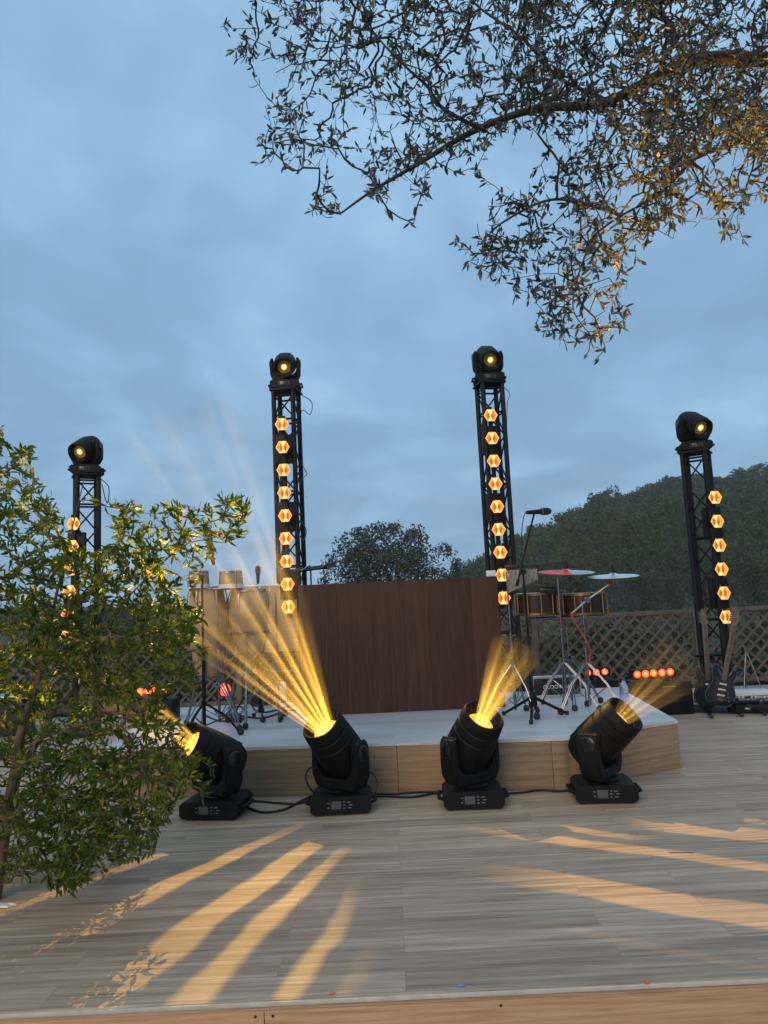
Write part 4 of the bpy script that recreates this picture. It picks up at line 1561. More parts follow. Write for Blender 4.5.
def bongo(px, w, label):
    YBo = 6.42
    bot, top = P(px, 587, YBo), P(px, 571, YBo)
    h = top.z - bot.z
    r = w * YBo / F / 2
    o = thing('bongo', label, 'drum', (bot.x, YBo, bot.z), 0, 'pair of bongos')
    MB().lathe([(0, r * .98), (h * .5, r * .99), (h, r * .88)], 28, closed=False).build('shell', M['conga'], o)
    MB().lathe([(h, r * .88), (h + .006, r * .8), (h + .007, .0001)], 28, closed=False).build('drumhead', M['skin'], o)
    MB().lathe([(-.012, r * .98), (-.012, r * 1.05), (.024, r * 1.05), (.024, r * .985)], 28, closed=False).build('hoop', M['white'], o)
    MB().lathe([(h - .02, r * .9), (h - .02, r * .95), (h - .006, r * .94), (h - .006, r * .88)], 28, closed=False).build('top_hoop', M[CH], o)
    for k in range(4):
        a = 2 * pi * k / 4 + .6
        MB().tube([(math.cos(a) * r * 1.06, math.sin(a) * r * 1.06, 0), (math.cos(a) * r * .97, math.sin(a) * r * .97, h)], .005, 6).build('tension_rod', M[CH], o)


bongo(199, 20, 'small bongo drum at the left of the pair, partly behind leaves')
bongo(231, 24, 'small bongo drum at the right of the pair, above the conga in the beam')
bo = place(218, 640, 6.42)
bst = thing('bongo_stand', 'chrome tripod stand whose post rises between the two bongos', 'drum stand', bo)
zt = P(218, 589, 6.42).z - H
tripod_parts(bst, zt, .30, .38, R(75))
MB().tube([(-.22, 0, zt), (.22, 0, zt)], .012, 8).build('crossbar', M[CH], bst)
pp = place(203, 640, 6.0)
bp = thing('microphone_stand', 'dark straight pole stand in front of the conga nearest the shrub', 'microphone stand', pp)
zt = P(203, 575, 6.0).z - H
tripod_parts(bp, zt, .28, .26, R(10), .012, 'black', False)
microphone('microphone', 'long brown-lit microphone above the conga nearest the shrub', P(214, 565, 6.0), (-.22, 0, 1), .17, .024)
# side stand with white bar
wb = place(277, 640, 6.85)
ws = thing('percussion_rack', 'thin chrome percussion rack bar above the congas left of the panel', 'percussion rack', wb)
zb_ = P(277, 585, 6.85).z - H
xl = P(244, 586, 6.85).x - wb.x
MB().tube([(0, 0, .05), (0, 0, zb_)], .010, 8).build('post', M[CH], ws)
MB().tube([(-.02 + xl, 0, zb_), (.03, 0, zb_)], .012, 8).build('bar', M['white'], ws)
for k in range(3):
    x = xl * (.2 + .3 * k)
    MB().tube([(x, 0, zb_), (x + .01, -.02, zb_ - .06), (x - .02, -.02, zb_ - .10), (x - .03, -.02, zb_ - .07)], .008, 6).build('hook', M['steel'], ws)
for k in range(3):
    a = R(40 + 120 * k)
    d = Vector((math.cos(a), math.sin(a), 0))
    leg = MB().tube([(0, 0, .32), d * .26 + Vector((0, 0, .02))], .008, 7).build('leg', M[CH], ws)
    MB().lathe([(-.018, .012), (-.002, .02), (.02, .016)], 10, None, d * .26 + Vector((0, 0, .02))).build('rubber_foot', M['rubber'], leg)

bx0, bx1 = P(242, 640, 8.47), P(303, 640, 8.47)
bz0, bz1 = P(270, 652, 8.47).z, P(270, 585, 8.47).z
bk = thing('back_board', 'light brown board hung behind the lowest hexagonal lamps left of the dark panel', 'board', ((bx0.x + bx1.x) / 2, 8.47, bz0))
MB().box((0, 0, (bz1 - bz0) / 2), (bx1.x - bx0.x, .018, bz1 - bz0), bev=.003).build('sheet', M['ply'], bk)
MB().box((0, -.014, bz1 - bz0 - .012), (bx1.x - bx0.x, .008, .02), bev=.001).build('top_strip', M['trim'], bk)
for sx in (-1, 1):
    MB().box((sx * ((bx1.x - bx0.x) / 2 - .06), .022, -bz0 / 2 + .22), (.05, .022, bz0 + .44), bev=.002).build('leg', M['fence'], bk)

# hi-hat style bare stand near the beam
sb = G(262, 716, H)
sb = Vector((sb.x, sb.y, H))
s = thing('tripod_stand', 'low bare chrome stand between the congas and the small brown amplifier', 'stand', sb)
tripod_parts(s, .42, .24, .26, R(100), .010)
MB().tube([(-.28, 0, .40), (.30, 0, .40)], .007, 7).build('crossbar', M[CH], s)

# small brown amplifier
ap = G(262, 706, H)
amp = thing('amplifier', 'small oxblood brown amplifier on the platform behind the congas', 'amplifier', (ap.x, ap.y + .12, H))
MB().box((0, 0, .085), (.25, .2, .165), bev=.012).build('cabinet', M['amp_brown'], amp)
MB().box((0, -.1005, .075), (.21, .006, .115), bev=.002).build('grille', M['rubber'], amp)
MB().box((0, -.1005, .150), (.22, .006, .016), bev=.002).build('control_strip', M['gold'], amp)
MB().tube([(-.07, 0, .166), (-.06, 0, .185), (.06, 0, .185), (.07, 0, .166)], .008, 8).build('handle', M['rubber'], amp)
wx = G(279, 704, H)
wbx = thing('cardboard_box', 'small white box beside the brown amplifier', 'box', (wx.x, wx.y + .2, H))
MB().box((0, 0, .10), (.085, .12, .195), bev=.004).build('carton', M['white'], wbx)
MB().box((0, -.02, .199), (.080, .055, .004)).build('flap', M['white'], wbx)


def par_lamp(label, at, d, r=.055, group=None):
    o = thing('par_lamp', label, 'stage light', at, 0, group)
    Rm = rot_to(d)
    MB().lathe([(-.13, r * .5), (-.11, r * .9), (0, r * 1.1), (.03, r * 1.12), (.03, r * 1.0), (.01, r * .95)], 20, Rm).build('can', M['black'], o)
    MB().lathe([(.012, r * .95), (.016, .0001)], 20, Rm, closed=False).build('lens', M['red_lamp'], o)
    MB().lathe([(.018, r * .45), (.022, .0001)], 16, Rm, closed=False).build('lens_core', M['red_core'], o)
    MB().tube([(-r * 1.25, 0, 0), (-r * 1.25, 0, -r * 1.5), (r * 1.25, 0, -r * 1.5), (r * 1.25, 0, 0)], .006, 6).build('bracket', M['black'], o)
    return o


q = P(225, 689.5, 7.3)
par_lamp('small round lamp glowing red-orange behind the conga stands', q, (0, -1, .05), .065)
MB()


def lamp_bar(n, p0, p1, Y, label, r):
    a, b = P(*p0, Y), P(*p1, Y)
    o = thing('lamp_bar', label, 'stage light', ((a.x + b.x) / 2, Y, (a.z + b.z) / 2), 0, 'bars of red lamps on the floor')
    ang = math.atan2(b.z - a.z, b.x - a.x)
    L = (b - a).length
    MB().box((0, .055, -.005), (L + r * 3.2, .09, r * 2.9), Matrix.Rotation(-ang, 3, 'Y'), .008).build('housing', M['black'], o)
    for k in range(n):
        t = k / (n - 1) - .5
        c = Vector((L * t, .008, (b.z - a.z) * t))
        Rm = Matrix.Rotation(R(90), 3, 'X')
        MB().lathe([(0, r * 1.0), (.010, r * .9), (.013, r * .62), (.006, r * .55)], 24, Rm, c, closed=False).build('lens', M['red_lamp'], o)
        MB().lathe([(.004, r * .58), (.008, r * .3), (.009, .0001)], 20, Rm, c, closed=False).build('lens_core', M['red_core'], o)
    for sx in (-1, 1):
        MB().box((sx * L * .35, .055, -r * 1.6 - .012), (.07, .10, .016), bev=.002).build('foot', M['black'], o)
    return o, r


LY = 8.25
lb, _ = lamp_bar(5, (637.5, 674.5), (670.5, 672), LY, 'bar of five red-orange round lamps on the black speaker box by the fence', .040)
ztop = lb.location.z - .040 * 1.6 - .022
sx0 = P(661, 690, LY)
spk = thing('speaker_box', 'low wide black speaker box carrying the bar of five red lamps', 'speaker', (sx0.x, LY + .07, 0))
MB().box((0, 0, ztop / 2), (.60, .36, ztop - .004), bev=.012).build('cabinet', M['black'], spk)
for zc in (.42, .58, .74):
    MB().box((0, -.181, ztop * zc), (.52, .004, .012), bev=.001).build('slot', M['rubber'], spk)
MB().box((.05, -.181, ztop * .86), (.14, .004, .010), bev=.001).build('badge', M['steel'], spk)
lb2, _ = lamp_bar(3, (588, 673), (605, 671.8), 8.35, 'bar of red-orange lamps half hidden behind the chrome cymbal stands', .036)
zl = lb2.location.z - .036 * 1.6 - .022
s2 = thing('speaker_box', 'black box carrying the half hidden red lamps behind the cymbal stands', 'speaker', (lb2.location.x, 8.42, 0))
MB().box((0, 0, zl / 2), (.42, .30, zl - .004), bev=.012).build('cabinet', M['black'], s2)
MB().box((0, -.151, zl * .5), (.34, .004, .18), bev=.001).build('grille', M['rubber'], s2)
lb3, _ = lamp_bar(4, (140, 692), (163, 690), 7.0, 'bar of red lamps glinting through the leaves of the shrub', .036)
s3 = thing('speaker_box', 'dark box under the red lamps behind the shrub', 'speaker', (lb3.location.x, 7.07, H))
zl = lb3.location.z - .036 * 1.6 - .022 - H
MB().box((0, 0, zl / 2), (.42, .26, zl - .004), bev=.01).build('cabinet', M['black'], s3)
MB().box((0, -.131, zl * .5), (.34, .004, zl * .6), bev=.001).build('grille', M['rubber'], s3)

# head amplifier with lettering at the back of the platform
hy = 7.35
hp = P(560, 690.5, hy)
ha = thing('guitar_amplifier', 'black amplifier head with silver edges and pale lettering behind the cymbal stands', 'amplifier', (hp.x - .03, hy, H))
wd, ht = .46, .215
MB().box((0, .10, ht / 2), (wd, .22, ht), bev=.006).build('cabinet', M['black'], ha)
MB().box((0, -.012, ht / 2), (wd - .03, .006, ht - .06), bev=.001).build('front_panel', M['black_gloss'], ha)
for zc in (.014, ht - .016):
    MB().box((0, -.013, zc), (wd + .004, .012, .026), bev=.003).build('silver_strip', M['alu'], ha)
for sx in (-1, 1):
    MB().box((sx * wd / 2, -.012, ht / 2), (.016, .014, ht - .05), bev=.003).build('silver_edge', M['alu'], ha)
text_mesh('lettering', 'GROOT  AM', .05, M['white'], ha, (.005, -.017, ht * .47), (R(90), 0, 0))

# water bottle at the platform edge
wp = G(626, 714, H)
bt = thing('water_bottle', 'clear blue plastic water bottle with a printed label on the platform edge', 'bottle', (wp.x, wp.y, H))
hb = .0
MB().lathe([(0, .026), (.004, .034), (.05, .036), (.09, .034), (.13, .036), (.20, .036), (.235, .030), (.258, .015), (.272, .013)], 24, closed=True).build('body', M['bottle'], bt)
MB().lathe([(.095, .0355), (.13, .0372), (.165, .0368)], 24, closed=False).build('label', M['label_paper'], bt)
MB().lathe([(.268, .016), (.292, .0155), (.293, .0001)], 16, closed=False).build('cap', M['bottle_cap'], bt)

# music stand behind the panel
mp_ = place(313, 640, 7.55)
mus = thing('music_stand', 'black music stand with its flat desk showing over the left end of the panel', 'music stand', mp_)
zt = P(313, 570, 7.55).z - H
tripod_parts(mus, zt, .26, .25, R(15), .010, 'black', False)
rm = Matrix.Rotation(R(78), 3, 'X') @ Matrix.Rotation(R(0), 3, 'Z')
rm = Matrix.Rotation(R(12), 3, 'X') @ Matrix.Rotation(R(-5), 3, 'Y')
MB().box((0, 0, zt + .015), (.36, .26, .006), rm, .002).build('desk', M['black'], mus)
MB().box((0, -.135, zt - .002), (.36, .04, .006), rm, .002).build('ledge', M['black'], mus)
sh = P(306, 568, 7.42)
tag(MB().box(sh, (.10, .15, .003), Matrix.Rotation(R(-32), 3, 'Y')).build('music_sheet', M['paper']), 'pale sheet curling off the left of the music stand desk', 'sheet music')
sh = P(325, 566, 7.45)
tag(MB().box(sh, (.09, .14, .003), Matrix.Rotation(R(-36), 3, 'Y')).build('music_sheet', M['grey_print']), 'grey sheet tilted at the right end of the music stand desk', 'sheet music')

# cables on the platform left
for lab, pts in [('black cable looping across the platform below the conga stands', [G(205, 716, H), G(222, 722, H), G(240, 717, H), G(262, 719, H), G(285, 712, H), G(298, 711, H)]),
                 ('black cable coiled in a ring on the platform by the bongo stand', [G(226, 716, H), G(232, 708, H), G(242, 708, H), G(246, 716, H), G(238, 722, H), G(228, 720, H), G(215, 712, H)]),
                 ('black cable running from the low bare stand to the panel foot', [G(252, 700, H), G(254, 710, H), G(266, 713, H), G(285, 708, H), G(300, 706, H)])]:
    cable(lab, [p + Vector((0, 0, .008)) for p in pts], .008)

# ------------------------------------------------------------------ guitars and floor gear at the right
GY = 8.0


def guitar_outline():
    half = [(0, -.19), (.06, -.192), (.115, -.17), (.152, -.12), (.158, -.06), (.135, 0), (.112, .05), (.108, .09), (.125, .135), (.128, .185), (.108, .215), (.078, .205), (.060, .165), (.045, .135), (0, .13)]
    left = [(0, -.19), (-.06, -.192), (-.115, -.17), (-.152, -.12), (-.158, -.06), (-.135, 0), (-.112, .05), (-.110, .09), (-.128, .14), (-.135, .20), (-.118, .245), (-.088, .238), (-.066, .18), (-.045, .135)]
    return half + left[1:][::-1]


def guitar(label, px, py, Y, lean, tiltx, body_mat, edge_mat):
    c = P(px, py, Y)
    o = thing('electric_guitar', label, 'guitar', c, 0, 'electric guitars on a floor stand')
    Rg = Matrix.Rotation(lean, 3, 'Y') @ Matrix.Rotation(tiltx, 3, 'X') @ Matrix(((1, 0, 0), (0, 0, 1), (0, 1, 0)))
    # polygon x,y -> world x,z ; z -> y
    ol = guitar_outline()[::-1]
    n = len(ol)
    bm = bmesh.new()
    top = [bm.verts.new((x, y, -.022)) for x, y in ol]
    bot = [bm.verts.new((x, y, .022)) for x, y in ol]
    bm.faces.new(top)
    bm.faces.new(bot[::-1])
    for i in range(n):
        j = (i + 1) % n
        bm.faces.new((top[j], top[i], bot[i], bot[j]))
    bmesh.ops.recalc_face_normals(bm, faces=bm.faces)
    bmesh.ops.bevel(bm, geom=[e for e in bm.edges if e.calc_face_angle(0) > 1.2], offset=.008, segments=3, affect='EDGES')
    bm.verts.index_update()
    body = MB().add([Rg @ v.co for v in bm.verts], [[v.index for v in f.verts] for f in bm.faces]).build('body', body_mat, o)
    bm.free()
    pts = [Rg @ Vector((x * 1.0, y * 1.0, -.019)) for x, y in ol]
    MB().tube(pts + [pts[0]], .0045, 6).build('binding', edge_mat, body)
    pg = [(-.085, -.11), (.02, -.14), (.095, -.11), (.10, -.02), (.075, .05), (.07, .13), (.045, .12), (-.03, .115), (-.085, .12), (-.09, 0)]
    MB().prism(pg, -.0255, -.0235, Rg).build('pickguard', M['pickguard'], body)
    for k in range(3):
        MB().box(Rg @ Vector((0, -.07 + k * .06, -.028)), (.075, .018, .010), Rg, .003).build('pickup', M['white'], body)
    MB().box(Rg @ Vector((0, -.115, -.029)), (.07, .03, .012), Rg, .003).build('bridge', M[CH], body)
    for k in range(3):
        MB().lathe([(-.042, .010), (-.024, .012)], 10, Rg, Rg @ Vector((.06 + .014 * k, -.045 - .035 * k, 0))).build('knob', M[CH], body)
    # neck and headstock
    MB().box(Rg @ Vector((0, .39, -.026)), (.050, .60, .022), Rg, .005).build('neck', M['maple'], o)
    for k in range(18):
        y = .13 + .54 * (1 - .5 ** (k / 11)) / (1 - .5 ** (17 / 11))
        MB().box(Rg @ Vector((0, .685 - (y - .13), -.0378)), (.048, .003, .0015), Rg).build('fret', M['steel'], o)
    hs = [(-.024, .69), (.024, .69), (.036, .72), (.030, .80), (.012, .855), (-.018, .865), (-.030, .83), (-.040, .74)]
    MB().prism(hs, -.030, -.014, Rg).build('headstock', M['maple'], o)
    for k in range(6):
        MB().lathe([(0, .008), (.02, .009)], 8, Rg @ Matrix.Rotation(R(-90), 3, 'Y'), Rg @ Vector((-.036, .725 + k * .02, -.02))).build('tuning_peg', M[CH], o)
    for k in range(6):
        MB().tube([Rg @ Vector((-.016 + k * .0064, -.115, -.040)), Rg @ Vector((-.013 + k * .0052, .69, -.041))], .0007, 4).build('string', M['steel'], o)
    return o


guitar('dark guitar with blue edges, right of the two, neck crossing the lowest lamp', 721, 688, GY, R(13), R(8), M['navy'], M['blue'])
guitar('dark guitar standing behind and left of the other one at the tower foot', 708, 688, GY + .18, R(-2), R(8), M['navy'], M['blue'])
gs = G(708, 708)
gst = thing('guitar_stand', 'black floor stand with splayed feet under the two guitars', 'guitar stand', (gs.x, GY + .02, 0))
for sx in (-.22, .05, .26):
    leg = MB().tube([(sx * .5, .16, .16), (sx, .0, .05), (sx * 1.15, -.20, .025)], .016, 8).build('leg', M['black'], gst)
    MB().lathe([(-.02, .016), (.0, .022), (.015, .015)], 8, None, (sx * 1.15, -.20, .025)).build('rubber_foot', M['rubber'], leg)
MB().tube([(-.28, -.02, .12), (.30, -.02, .12)], .018, 8).build('cradle_bar', M['black'], gst)
MB().tube([(0, .16, .1), (0, .24, .62)], .014, 8).build('upright', M['black'], gst)
MB().tube([(-.20, .20, .60), (.22, .20, .60)], .014, 8).build('neck_rest', M['black'], gst)
fp = G(692, 711)
fpd = thing('foot_pedal', 'grey volume pedal lying on the deck left of the guitars', 'pedal', (fp.x, fp.y, 0), R(14))
MB().box((0, 0, .028), (.26, .11, .05), bev=.008, taper=.85).build('chassis', M['display'], fpd)
MB().box((0, 0, .068), (.24, .09, .014), Matrix.Rotation(R(8), 3, 'Y'), .004).build('treadle', M['grey_print'], fpd)
MB().lathe([(.05, .012), (.068, .012)], 8, None, (.09, 0, 0)).build('knob', M[CH], fpd)
# pedal board
pb = G(760, 714)
pbd = thing('pedalboard', 'black pedalboard with effect pedals on the deck at the right edge', 'pedalboard', (pb.x + .10, pb.y + .14, 0), R(-18))
MB().box((0, 0, .045), (.56, .30, .085), bev=.008).build('case', M['black'], pbd)
for k in range(4):
    pd = MB().box((-.19 + k * .125, .02, .113), (.085, .15, .048), bev=.006).build('effect_pedal', [M['display'], M['navy'], M['black_gloss'], M['grey_print']][k], pbd)
    for q in range(2):
        MB().lathe([(0, .011), (.016, .010)], 10, None, (-.21 + k * .125 + .04 * q, .07, .137)).build('knob', M['white'], pd)
    MB().lathe([(0, .013), (.016, .011)], 10, None, (-.19 + k * .125, -.02, .137)).build('footswitch', M[CH], pd)
for sx in (-1, 1):
    MB().box((sx * .16, -.151, .05), (.05, .006, .022), bev=.002).build('latch', M[CH], pbd)
cable('black cable lying tangled on the deck between speaker box and guitars', [G(668, 703, .01), G(676, 700, .01), G(684, 703, .01), G(690, 700, .01), G(700, 703, .01), G(704, 699, .01)], .009)
cable('black cable lying behind the pedalboard by the fence', [G(738, 700, .01), G(750, 697, .01), G(762, 699, .01), G(775, 695, .01)], .010)
ts = G(750, 692)
ths_ = thing('folding_stand', 'thin pale wire stand beside the lattice fence at the right edge', 'stand', (ts.x, ts.y, 0))
for k, (dx, dy) in enumerate([(-.10, -.05), (.13, -.06), (.02, .14)]):
    leg = MB().tube([(dx * .1, dy * .1, .48), (dx, dy, .012)], .0065, 6).build('leg', M['steel'], ths_)
    MB().lathe([(-.012, .009), (.012, .010)], 8, None, (dx, dy, .012)).build('rubber_foot', M['rubber'], leg)
MB().lathe([(.45, .018), (.50, .018)], 10).build('hub', M['steel'], ths_)
MB().tube([(0, 0, .48), (-.03, 0, .62)], .006, 6).build('neck', M['steel'], ths_)
fc = G(752, 702)
tag(MB().box((fc.x + .22, fc.y + .55, .035), (.50, .22, .06), bev=.01).build('soft_case', M['white']), 'flat pale case lying on the deck behind the pedalboard', 'case')

# dark gear at the far left behind the shrub
ky = thing('keyboard_amplifier', 'dark blue-black amplifier with a pale top edge, behind the shrub trunk', 'amplifier', (G(2, 738).x - .12, G(2, 738).y + .1, 0))
hk = P(2, 697, G(2, 738).y).z
MB().box((0, .15, hk / 2), (.62, .34, hk - .01), bev=.015).build('cabinet', M['navy'], ky)
MB().box((0, -.021, hk * .48), (.54, .006, hk * .62), bev=.002).build('grille', M['rubber'], ky)
MB().box((0, .0, hk + .004), (.66, .38, .016), bev=.004).build('top_edge', M['alu'], ky)
text_mesh('lettering', 'W', .07, M['white'], ky, (.20, -.026, hk * .72), (R(90), 0, 0))

# bits on the deck
for px, py, mt, lab in [(461, 985.5, 'tape_blue', 'tiny blue tape scrap near the front edge of the deck'), (647, 982, 'tape_red', 'tiny orange tape scrap near the front edge, right of the blue one'), (332, 993, 'tape_red', 'tiny orange tape scrap at the front edge left of the blue one')]:
    g = G(px, py, .002)
    poly_ = [(-.012, -.006), (-.002, -.008), (.011, -.004), (.013, .005), (.001, .007), (-.010, .004)]
    tag(MB().prism(poly_, 0, .0012, Matrix.Rotation(random.uniform(-.6, .6), 3, 'Z'), g).build('tape_scrap', M[mt]), lab, 'tape')
g = G(4, 906, .002)
tag(MB().prism([(-.07, -.02), (.03, -.025), (.06, .0), (.03, .02), (-.06, .03)], 0, .006, None, g).build('paper_scrap', M['paper']), 'crumpled white paper scrap at the foot of the shrub trunk', 'paper')
g = G(681, 853, .0015)
tag(MB().tube([g + Vector((-.06, .01, .003)), g + Vector((0, 0, .004)), g + Vector((.06, -.012, .003))], .0022, 6).build('twig', M['bark']), 'thin dry twig lying on the deck at the right', 'twig')

# ------------------------------------------------------------------ light from the lamps
def spot(name, at, d, energy, size_deg, col, radius=.01, blend=.25):
    l = bpy.data.lights.new(name, 'SPOT')
    l.energy = energy
    l.color = col
    l.spot_size = R(size_deg)
    l.spot_blend = blend
    l.shadow_soft_size = radius
    o = bpy.data.objects.new(name, l)
    COL.objects.link(o)
    o.location = at
    o.rotation_euler = Vector(d).to_track_quat('-Z', 'Y').to_euler()
    l.use_nodes = True
    return o, l


def gobo_rays(o, l, view, axis, seed, k, lo, hi, floor):
    """slide of uneven slots in front of the lamp: splits the beam into shafts"""
    nt = l.node_tree
    em = nt.nodes['Emission']
    tc = N(nt, 'ShaderNodeTexCoord').outputs['Normal']
    bpy.context.view_layer.update()
    R3 = o.matrix_world.to_3x3().transposed()
    lat = view.cross(axis).normalized()
    mid = (axis - view * axis.dot(view)).normalized()
    out = []
    for vec in (R3 @ lat, R3 @ mid, R3 @ view):
        d = N(nt, 'ShaderNodeVectorMath', operation='DOT_PRODUCT')
        nt.links.new(tc, d.inputs[0])
        d.inputs[1].default_value = vec
        out.append(d.outputs['Value'])
    u = mth(nt, 'DIVIDE', out[0], out[1])
    v = mth(nt, 'DIVIDE', out[2], out[1])
    cmb = N(nt, 'ShaderNodeCombineXYZ')
    nt.links.new(u, cmb.inputs[0])
    nt.links.new(mth(nt, 'MULTIPLY', v, .12), cmb.inputs[1])
    cmb.inputs[2].default_value = seed
    n = noise(nt, cmb.outputs[0], 9, 2, .6)
    ph = mth(nt, 'ADD', mth(nt, 'MULTIPLY', u, k), mth(nt, 'MULTIPLY', n, 15.0))
    c = mth(nt, 'SINE', ph)
    s = smooth(nt, c, lo, hi)
    amp_ = smooth(nt, noise(nt, cmb.outputs[0], 16, 1, .5), .30, .62)
    s = mth(nt, 'MULTIPLY', s, mth(nt, 'ADD', mth(nt, 'MULTIPLY', amp_, .75), .25))
    fine = mth(nt, 'ADD', mth(nt, 'MULTIPLY', mth(nt, 'SINE', mth(nt, 'MULTIPLY', ph, 2.7)), .16), .84)
    s = mth(nt, 'MULTIPLY', s, fine)
    s = mth(nt, 'ADD', mth(nt, 'MULTIPLY', s, 1 - floor), floor)
    nt.links.new(s, em.inputs['Strength'])


def haze_cone(at, d, a_deg, L, density, off=.0):
    """a puff of stage smoke filling the beam"""
    d = Vector(d).normalized()
    Rm = rot_to(d)
    t = math.tan(R(a_deg))
    r0 = .068
    prof = [(off, r0), (L * .5, r0 + L * .5 * t), (L * .94, r0 + L * .94 * t), (L, (r0 + L * t) * .82)]
    o = MB().lathe(prof, 40, Rm, at).build('haze', hazemat(density))
    return tag(o, kind='stuff')


_hz = {}


def hazemat(density):
    if density not in _hz:
        m = bpy.data.materials.new('stage_smoke')
        m.use_nodes = True
        nt = m.node_tree
        nt.nodes.remove(nt.nodes['Principled BSDF'])
        v = N(nt, 'ShaderNodeVolumePrincipled')
        v.inputs['Color'].default_value = (.92, .92, .92, 1)
        v.inputs['Density'].default_value = density
        v.inputs['Anisotropy'].default_value = 0.15
        nt.links.new(v.outputs[0], nt.nodes['Material Output'].inputs['Volume'])
        _hz[density] = m
    return _hz[density]


BEAM = (1.0, .52, .065)
for (o, at, ax, xa), pw, ang, sd_, puffs, gk, glo, ghi, flr in [
        (f1, 900, 30, 1.3, [(.4, .10), (.8, .03)], 50, -.6, 1.0, .20),
        (f2, 3000, 37, 4.0, [(.75, .030), (1.35, .036)], 62, -.35, .9, .10),
        (f3, 3400, 24, 9.0, [(.26, .015), (.42, .024), (.60, .022)], 42, -1.3, 1.1, .30),
        (f4, 420, 32, 6.3, [(.24, .05), (.42, .05), (.6, .035)], 46, -.8, 1.0, .12)]:
    so_, l = spot('beam_lamp', at - ax * .19, ax, pw, ang, BEAM, .004, .12)
    tocam = (CAM - at).normalized()
    gobo_rays(so_, l, tocam, ax, sd_, gk, glo, ghi, flr)
    for k, (L, den) in enumerate(puffs):
        haze_cone(at + ax * (.012 + .002 * k), ax, ang * .5 - .6 - .5 * k, L, den)


# a drifting wisp higher up, where only the right half of the widest beam still shows
wd_ = Vector((-.27, -.46, .85)).normalized()
haze_cone(f2[1] + wd_ * .02, wd_, 9.5, 2.25, .034)


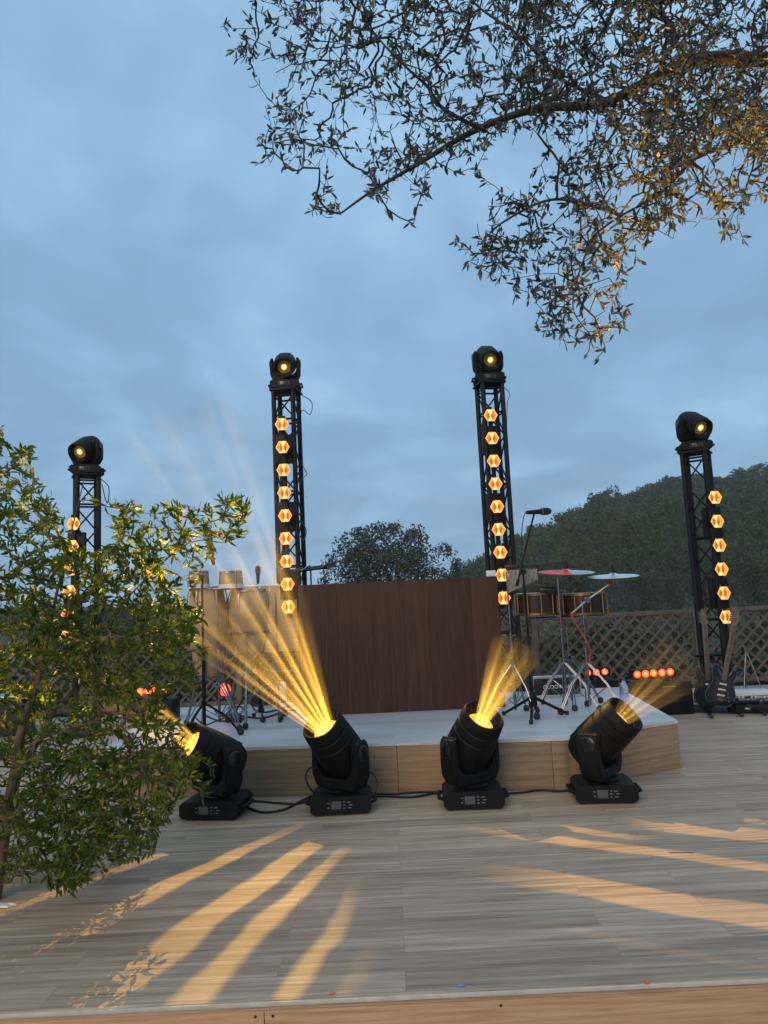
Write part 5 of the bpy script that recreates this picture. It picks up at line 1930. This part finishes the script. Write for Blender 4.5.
def gobo_deck(o, l, kind):
    """slide projected on the deck: radiating wavy bands"""
    nt = l.node_tree
    em = nt.nodes['Emission']
    tc = N(nt, 'ShaderNodeTexCoord').outputs['Normal']
    bpy.context.view_layer.update()
    mw = o.matrix_world.to_3x3()
    comp = []
    for r_ in range(3):
        d = N(nt, 'ShaderNodeVectorMath', operation='DOT_PRODUCT')
        nt.links.new(tc, d.inputs[0])
        d.inputs[1].default_value = (mw[r_][0], mw[r_][1], mw[r_][2])
        comp.append(d.outputs['Value'])
    Lx, Ly, Lz = o.location
    X = mth(nt, 'SUBTRACT', Lx, mth(nt, 'MULTIPLY', mth(nt, 'DIVIDE', comp[0], comp[2]), Lz))
    Y = mth(nt, 'SUBTRACT', Ly, mth(nt, 'MULTIPLY', mth(nt, 'DIVIDE', comp[1], comp[2]), Lz))
    cmb = N(nt, 'ShaderNodeCombineXYZ')
    nt.links.new(X, cmb.inputs[0])
    nt.links.new(Y, cmb.inputs[1])
    wob = mth(nt, 'SUBTRACT', noise(nt, cmb.outputs[0], 2.1, 2, .5), .5)
    if kind == 'left':
        dy = mth(nt, 'SUBTRACT', 6.2, Y)
        tn = mth(nt, 'DIVIDE', mth(nt, 'SUBTRACT', .42, X), dy)
        tn = mth(nt, 'SUBTRACT', tn, mth(nt, 'MULTIPLY', mth(nt, 'SUBTRACT', Y, 2.8), mth(nt, 'MULTIPLY', mth(nt, 'MAXIMUM', mth(nt, 'SUBTRACT', tn, .15), 0), .10)))
        tn = mth(nt, 'ADD', tn, mth(nt, 'MULTIPLY', wob, .045))
        bands = [(.165, .188, .4), (.229, .256, .8), (.324, .362, 1), (.412, .478, 1), (.588, .645, 1), (.80, .845, .8)]
        e = .006
        stops = [(0.0, (0, 0, 0))]
        for a, b, k in bands:
            stops += [(a - e, (0, 0, 0)), (a + e, (k,) * 3), (b - e, (k,) * 3), (b + e, (0, 0, 0))]
        s = ramp(nt, tn, stops)
        # bands begin further out towards the middle
        q = mth(nt, 'MAXIMUM', mth(nt, 'SUBTRACT', .5, tn), 0.0)
        ys = mth(nt, 'SUBTRACT', 4.85, mth(nt, 'MULTIPLY', mth(nt, 'MULTIPLY', q, q), 16.0))
        m = mth(nt, 'MULTIPLY', s, smooth(nt, mth(nt, 'SUBTRACT', ys, Y), -.12, .85))
    else:
        v = mth(nt, 'ADD', Y, mth(nt, 'MULTIPLY', mth(nt, 'SUBTRACT', X, .7), .6))
        v = mth(nt, 'ADD', v, mth(nt, 'MULTIPLY', wob, .16))
        t_ = mth(nt, 'DIVIDE', mth(nt, 'SUBTRACT', v, 2.8), 3.0)
        bands = [(3.10, 3.18, .2), (3.53, 3.82, 1), (4.31, 4.45, .95), (4.56, 4.67, .7), (4.80, 5.08, .9), (5.2, 5.32, .5)]
        stops = [(0.0, (0, 0, 0))]
        for a, b, k in bands:
            a, b = (a - 2.8) / 3.0, (b - 2.8) / 3.0
            stops += [(a - .004, (0, 0, 0)), (a + .005, (k,) * 3), (b - .005, (k,) * 3), (b + .004, (0, 0, 0))]
        s = ramp(nt, t_, stops)
        far = smooth(nt, v, 4.72, 4.76)
        mid = smooth(nt, v, 4.50, 4.54)
        k1 = mth(nt, 'MAXIMUM', mth(nt, 'SUBTRACT', 1.0, far), smooth(nt, X, 1.3, 1.6))
        k2 = mth(nt, 'MAXIMUM', far, mth(nt, 'SUBTRACT', 1.0, mth(nt, 'MULTIPLY', mid, smooth(nt, X, 1.15, 1.45))))
        m = mth(nt, 'MULTIPLY', s, smooth(nt, X, .30, 1.05))
        m = mth(nt, 'MULTIPLY', m, mth(nt, 'MULTIPLY', k1, k2))
    nt.links.new(m, em.inputs['Strength'])


DECKLIGHT = (1.0, .58, .10)
o, at, ax, lat = th2
tgt = Vector((-.7, 3.3, 0))
so_, l = spot('pattern_lamp', at + (tgt - at).normalized() * .10, tgt - at, 1250, 40, DECKLIGHT, .006, .1)
gobo_deck(so_, l, 'left')
o, at, ax, lat = th2
tgt = Vector((1.6, 3.6, 0))
so_, l = spot('pattern_lamp', at + (tgt - at).normalized() * .10, tgt - at, 1850, 44, DECKLIGHT, .006, .1)
gobo_deck(so_, l, 'right')

# ------------------------------------------------------------------ evening air
hz = MB().box((0, 200, 34), (900, 520, 72)).build('haze', hazemat(.0008))
tag(hz, kind='stuff')

# ------------------------------------------------------------------ render settings
SC.view_settings.view_transform = 'Standard'
SC.view_settings.look = 'None'
SC.view_settings.gamma = 1
SC.view_settings.exposure = 0.38
SC.render.engine = 'CYCLES'
cy = SC.cycles
cy.use_denoising = True
try:
    cy.denoiser = 'OPENIMAGEDENOISE'
    cy.denoising_input_passes = 'RGB_ALBEDO_NORMAL'
except Exception as e:
    print(e)
cy.max_bounces = 6
cy.diffuse_bounces = 3
cy.glossy_bounces = 3
cy.transmission_bounces = 6
cy.transparent_max_bounces = 8
cy.volume_bounces = 0
cy.sample_clamp_indirect = 4
cy.caustics_reflective = False
cy.caustics_refractive = False
cy.use_adaptive_sampling = True
cy.adaptive_threshold = .015
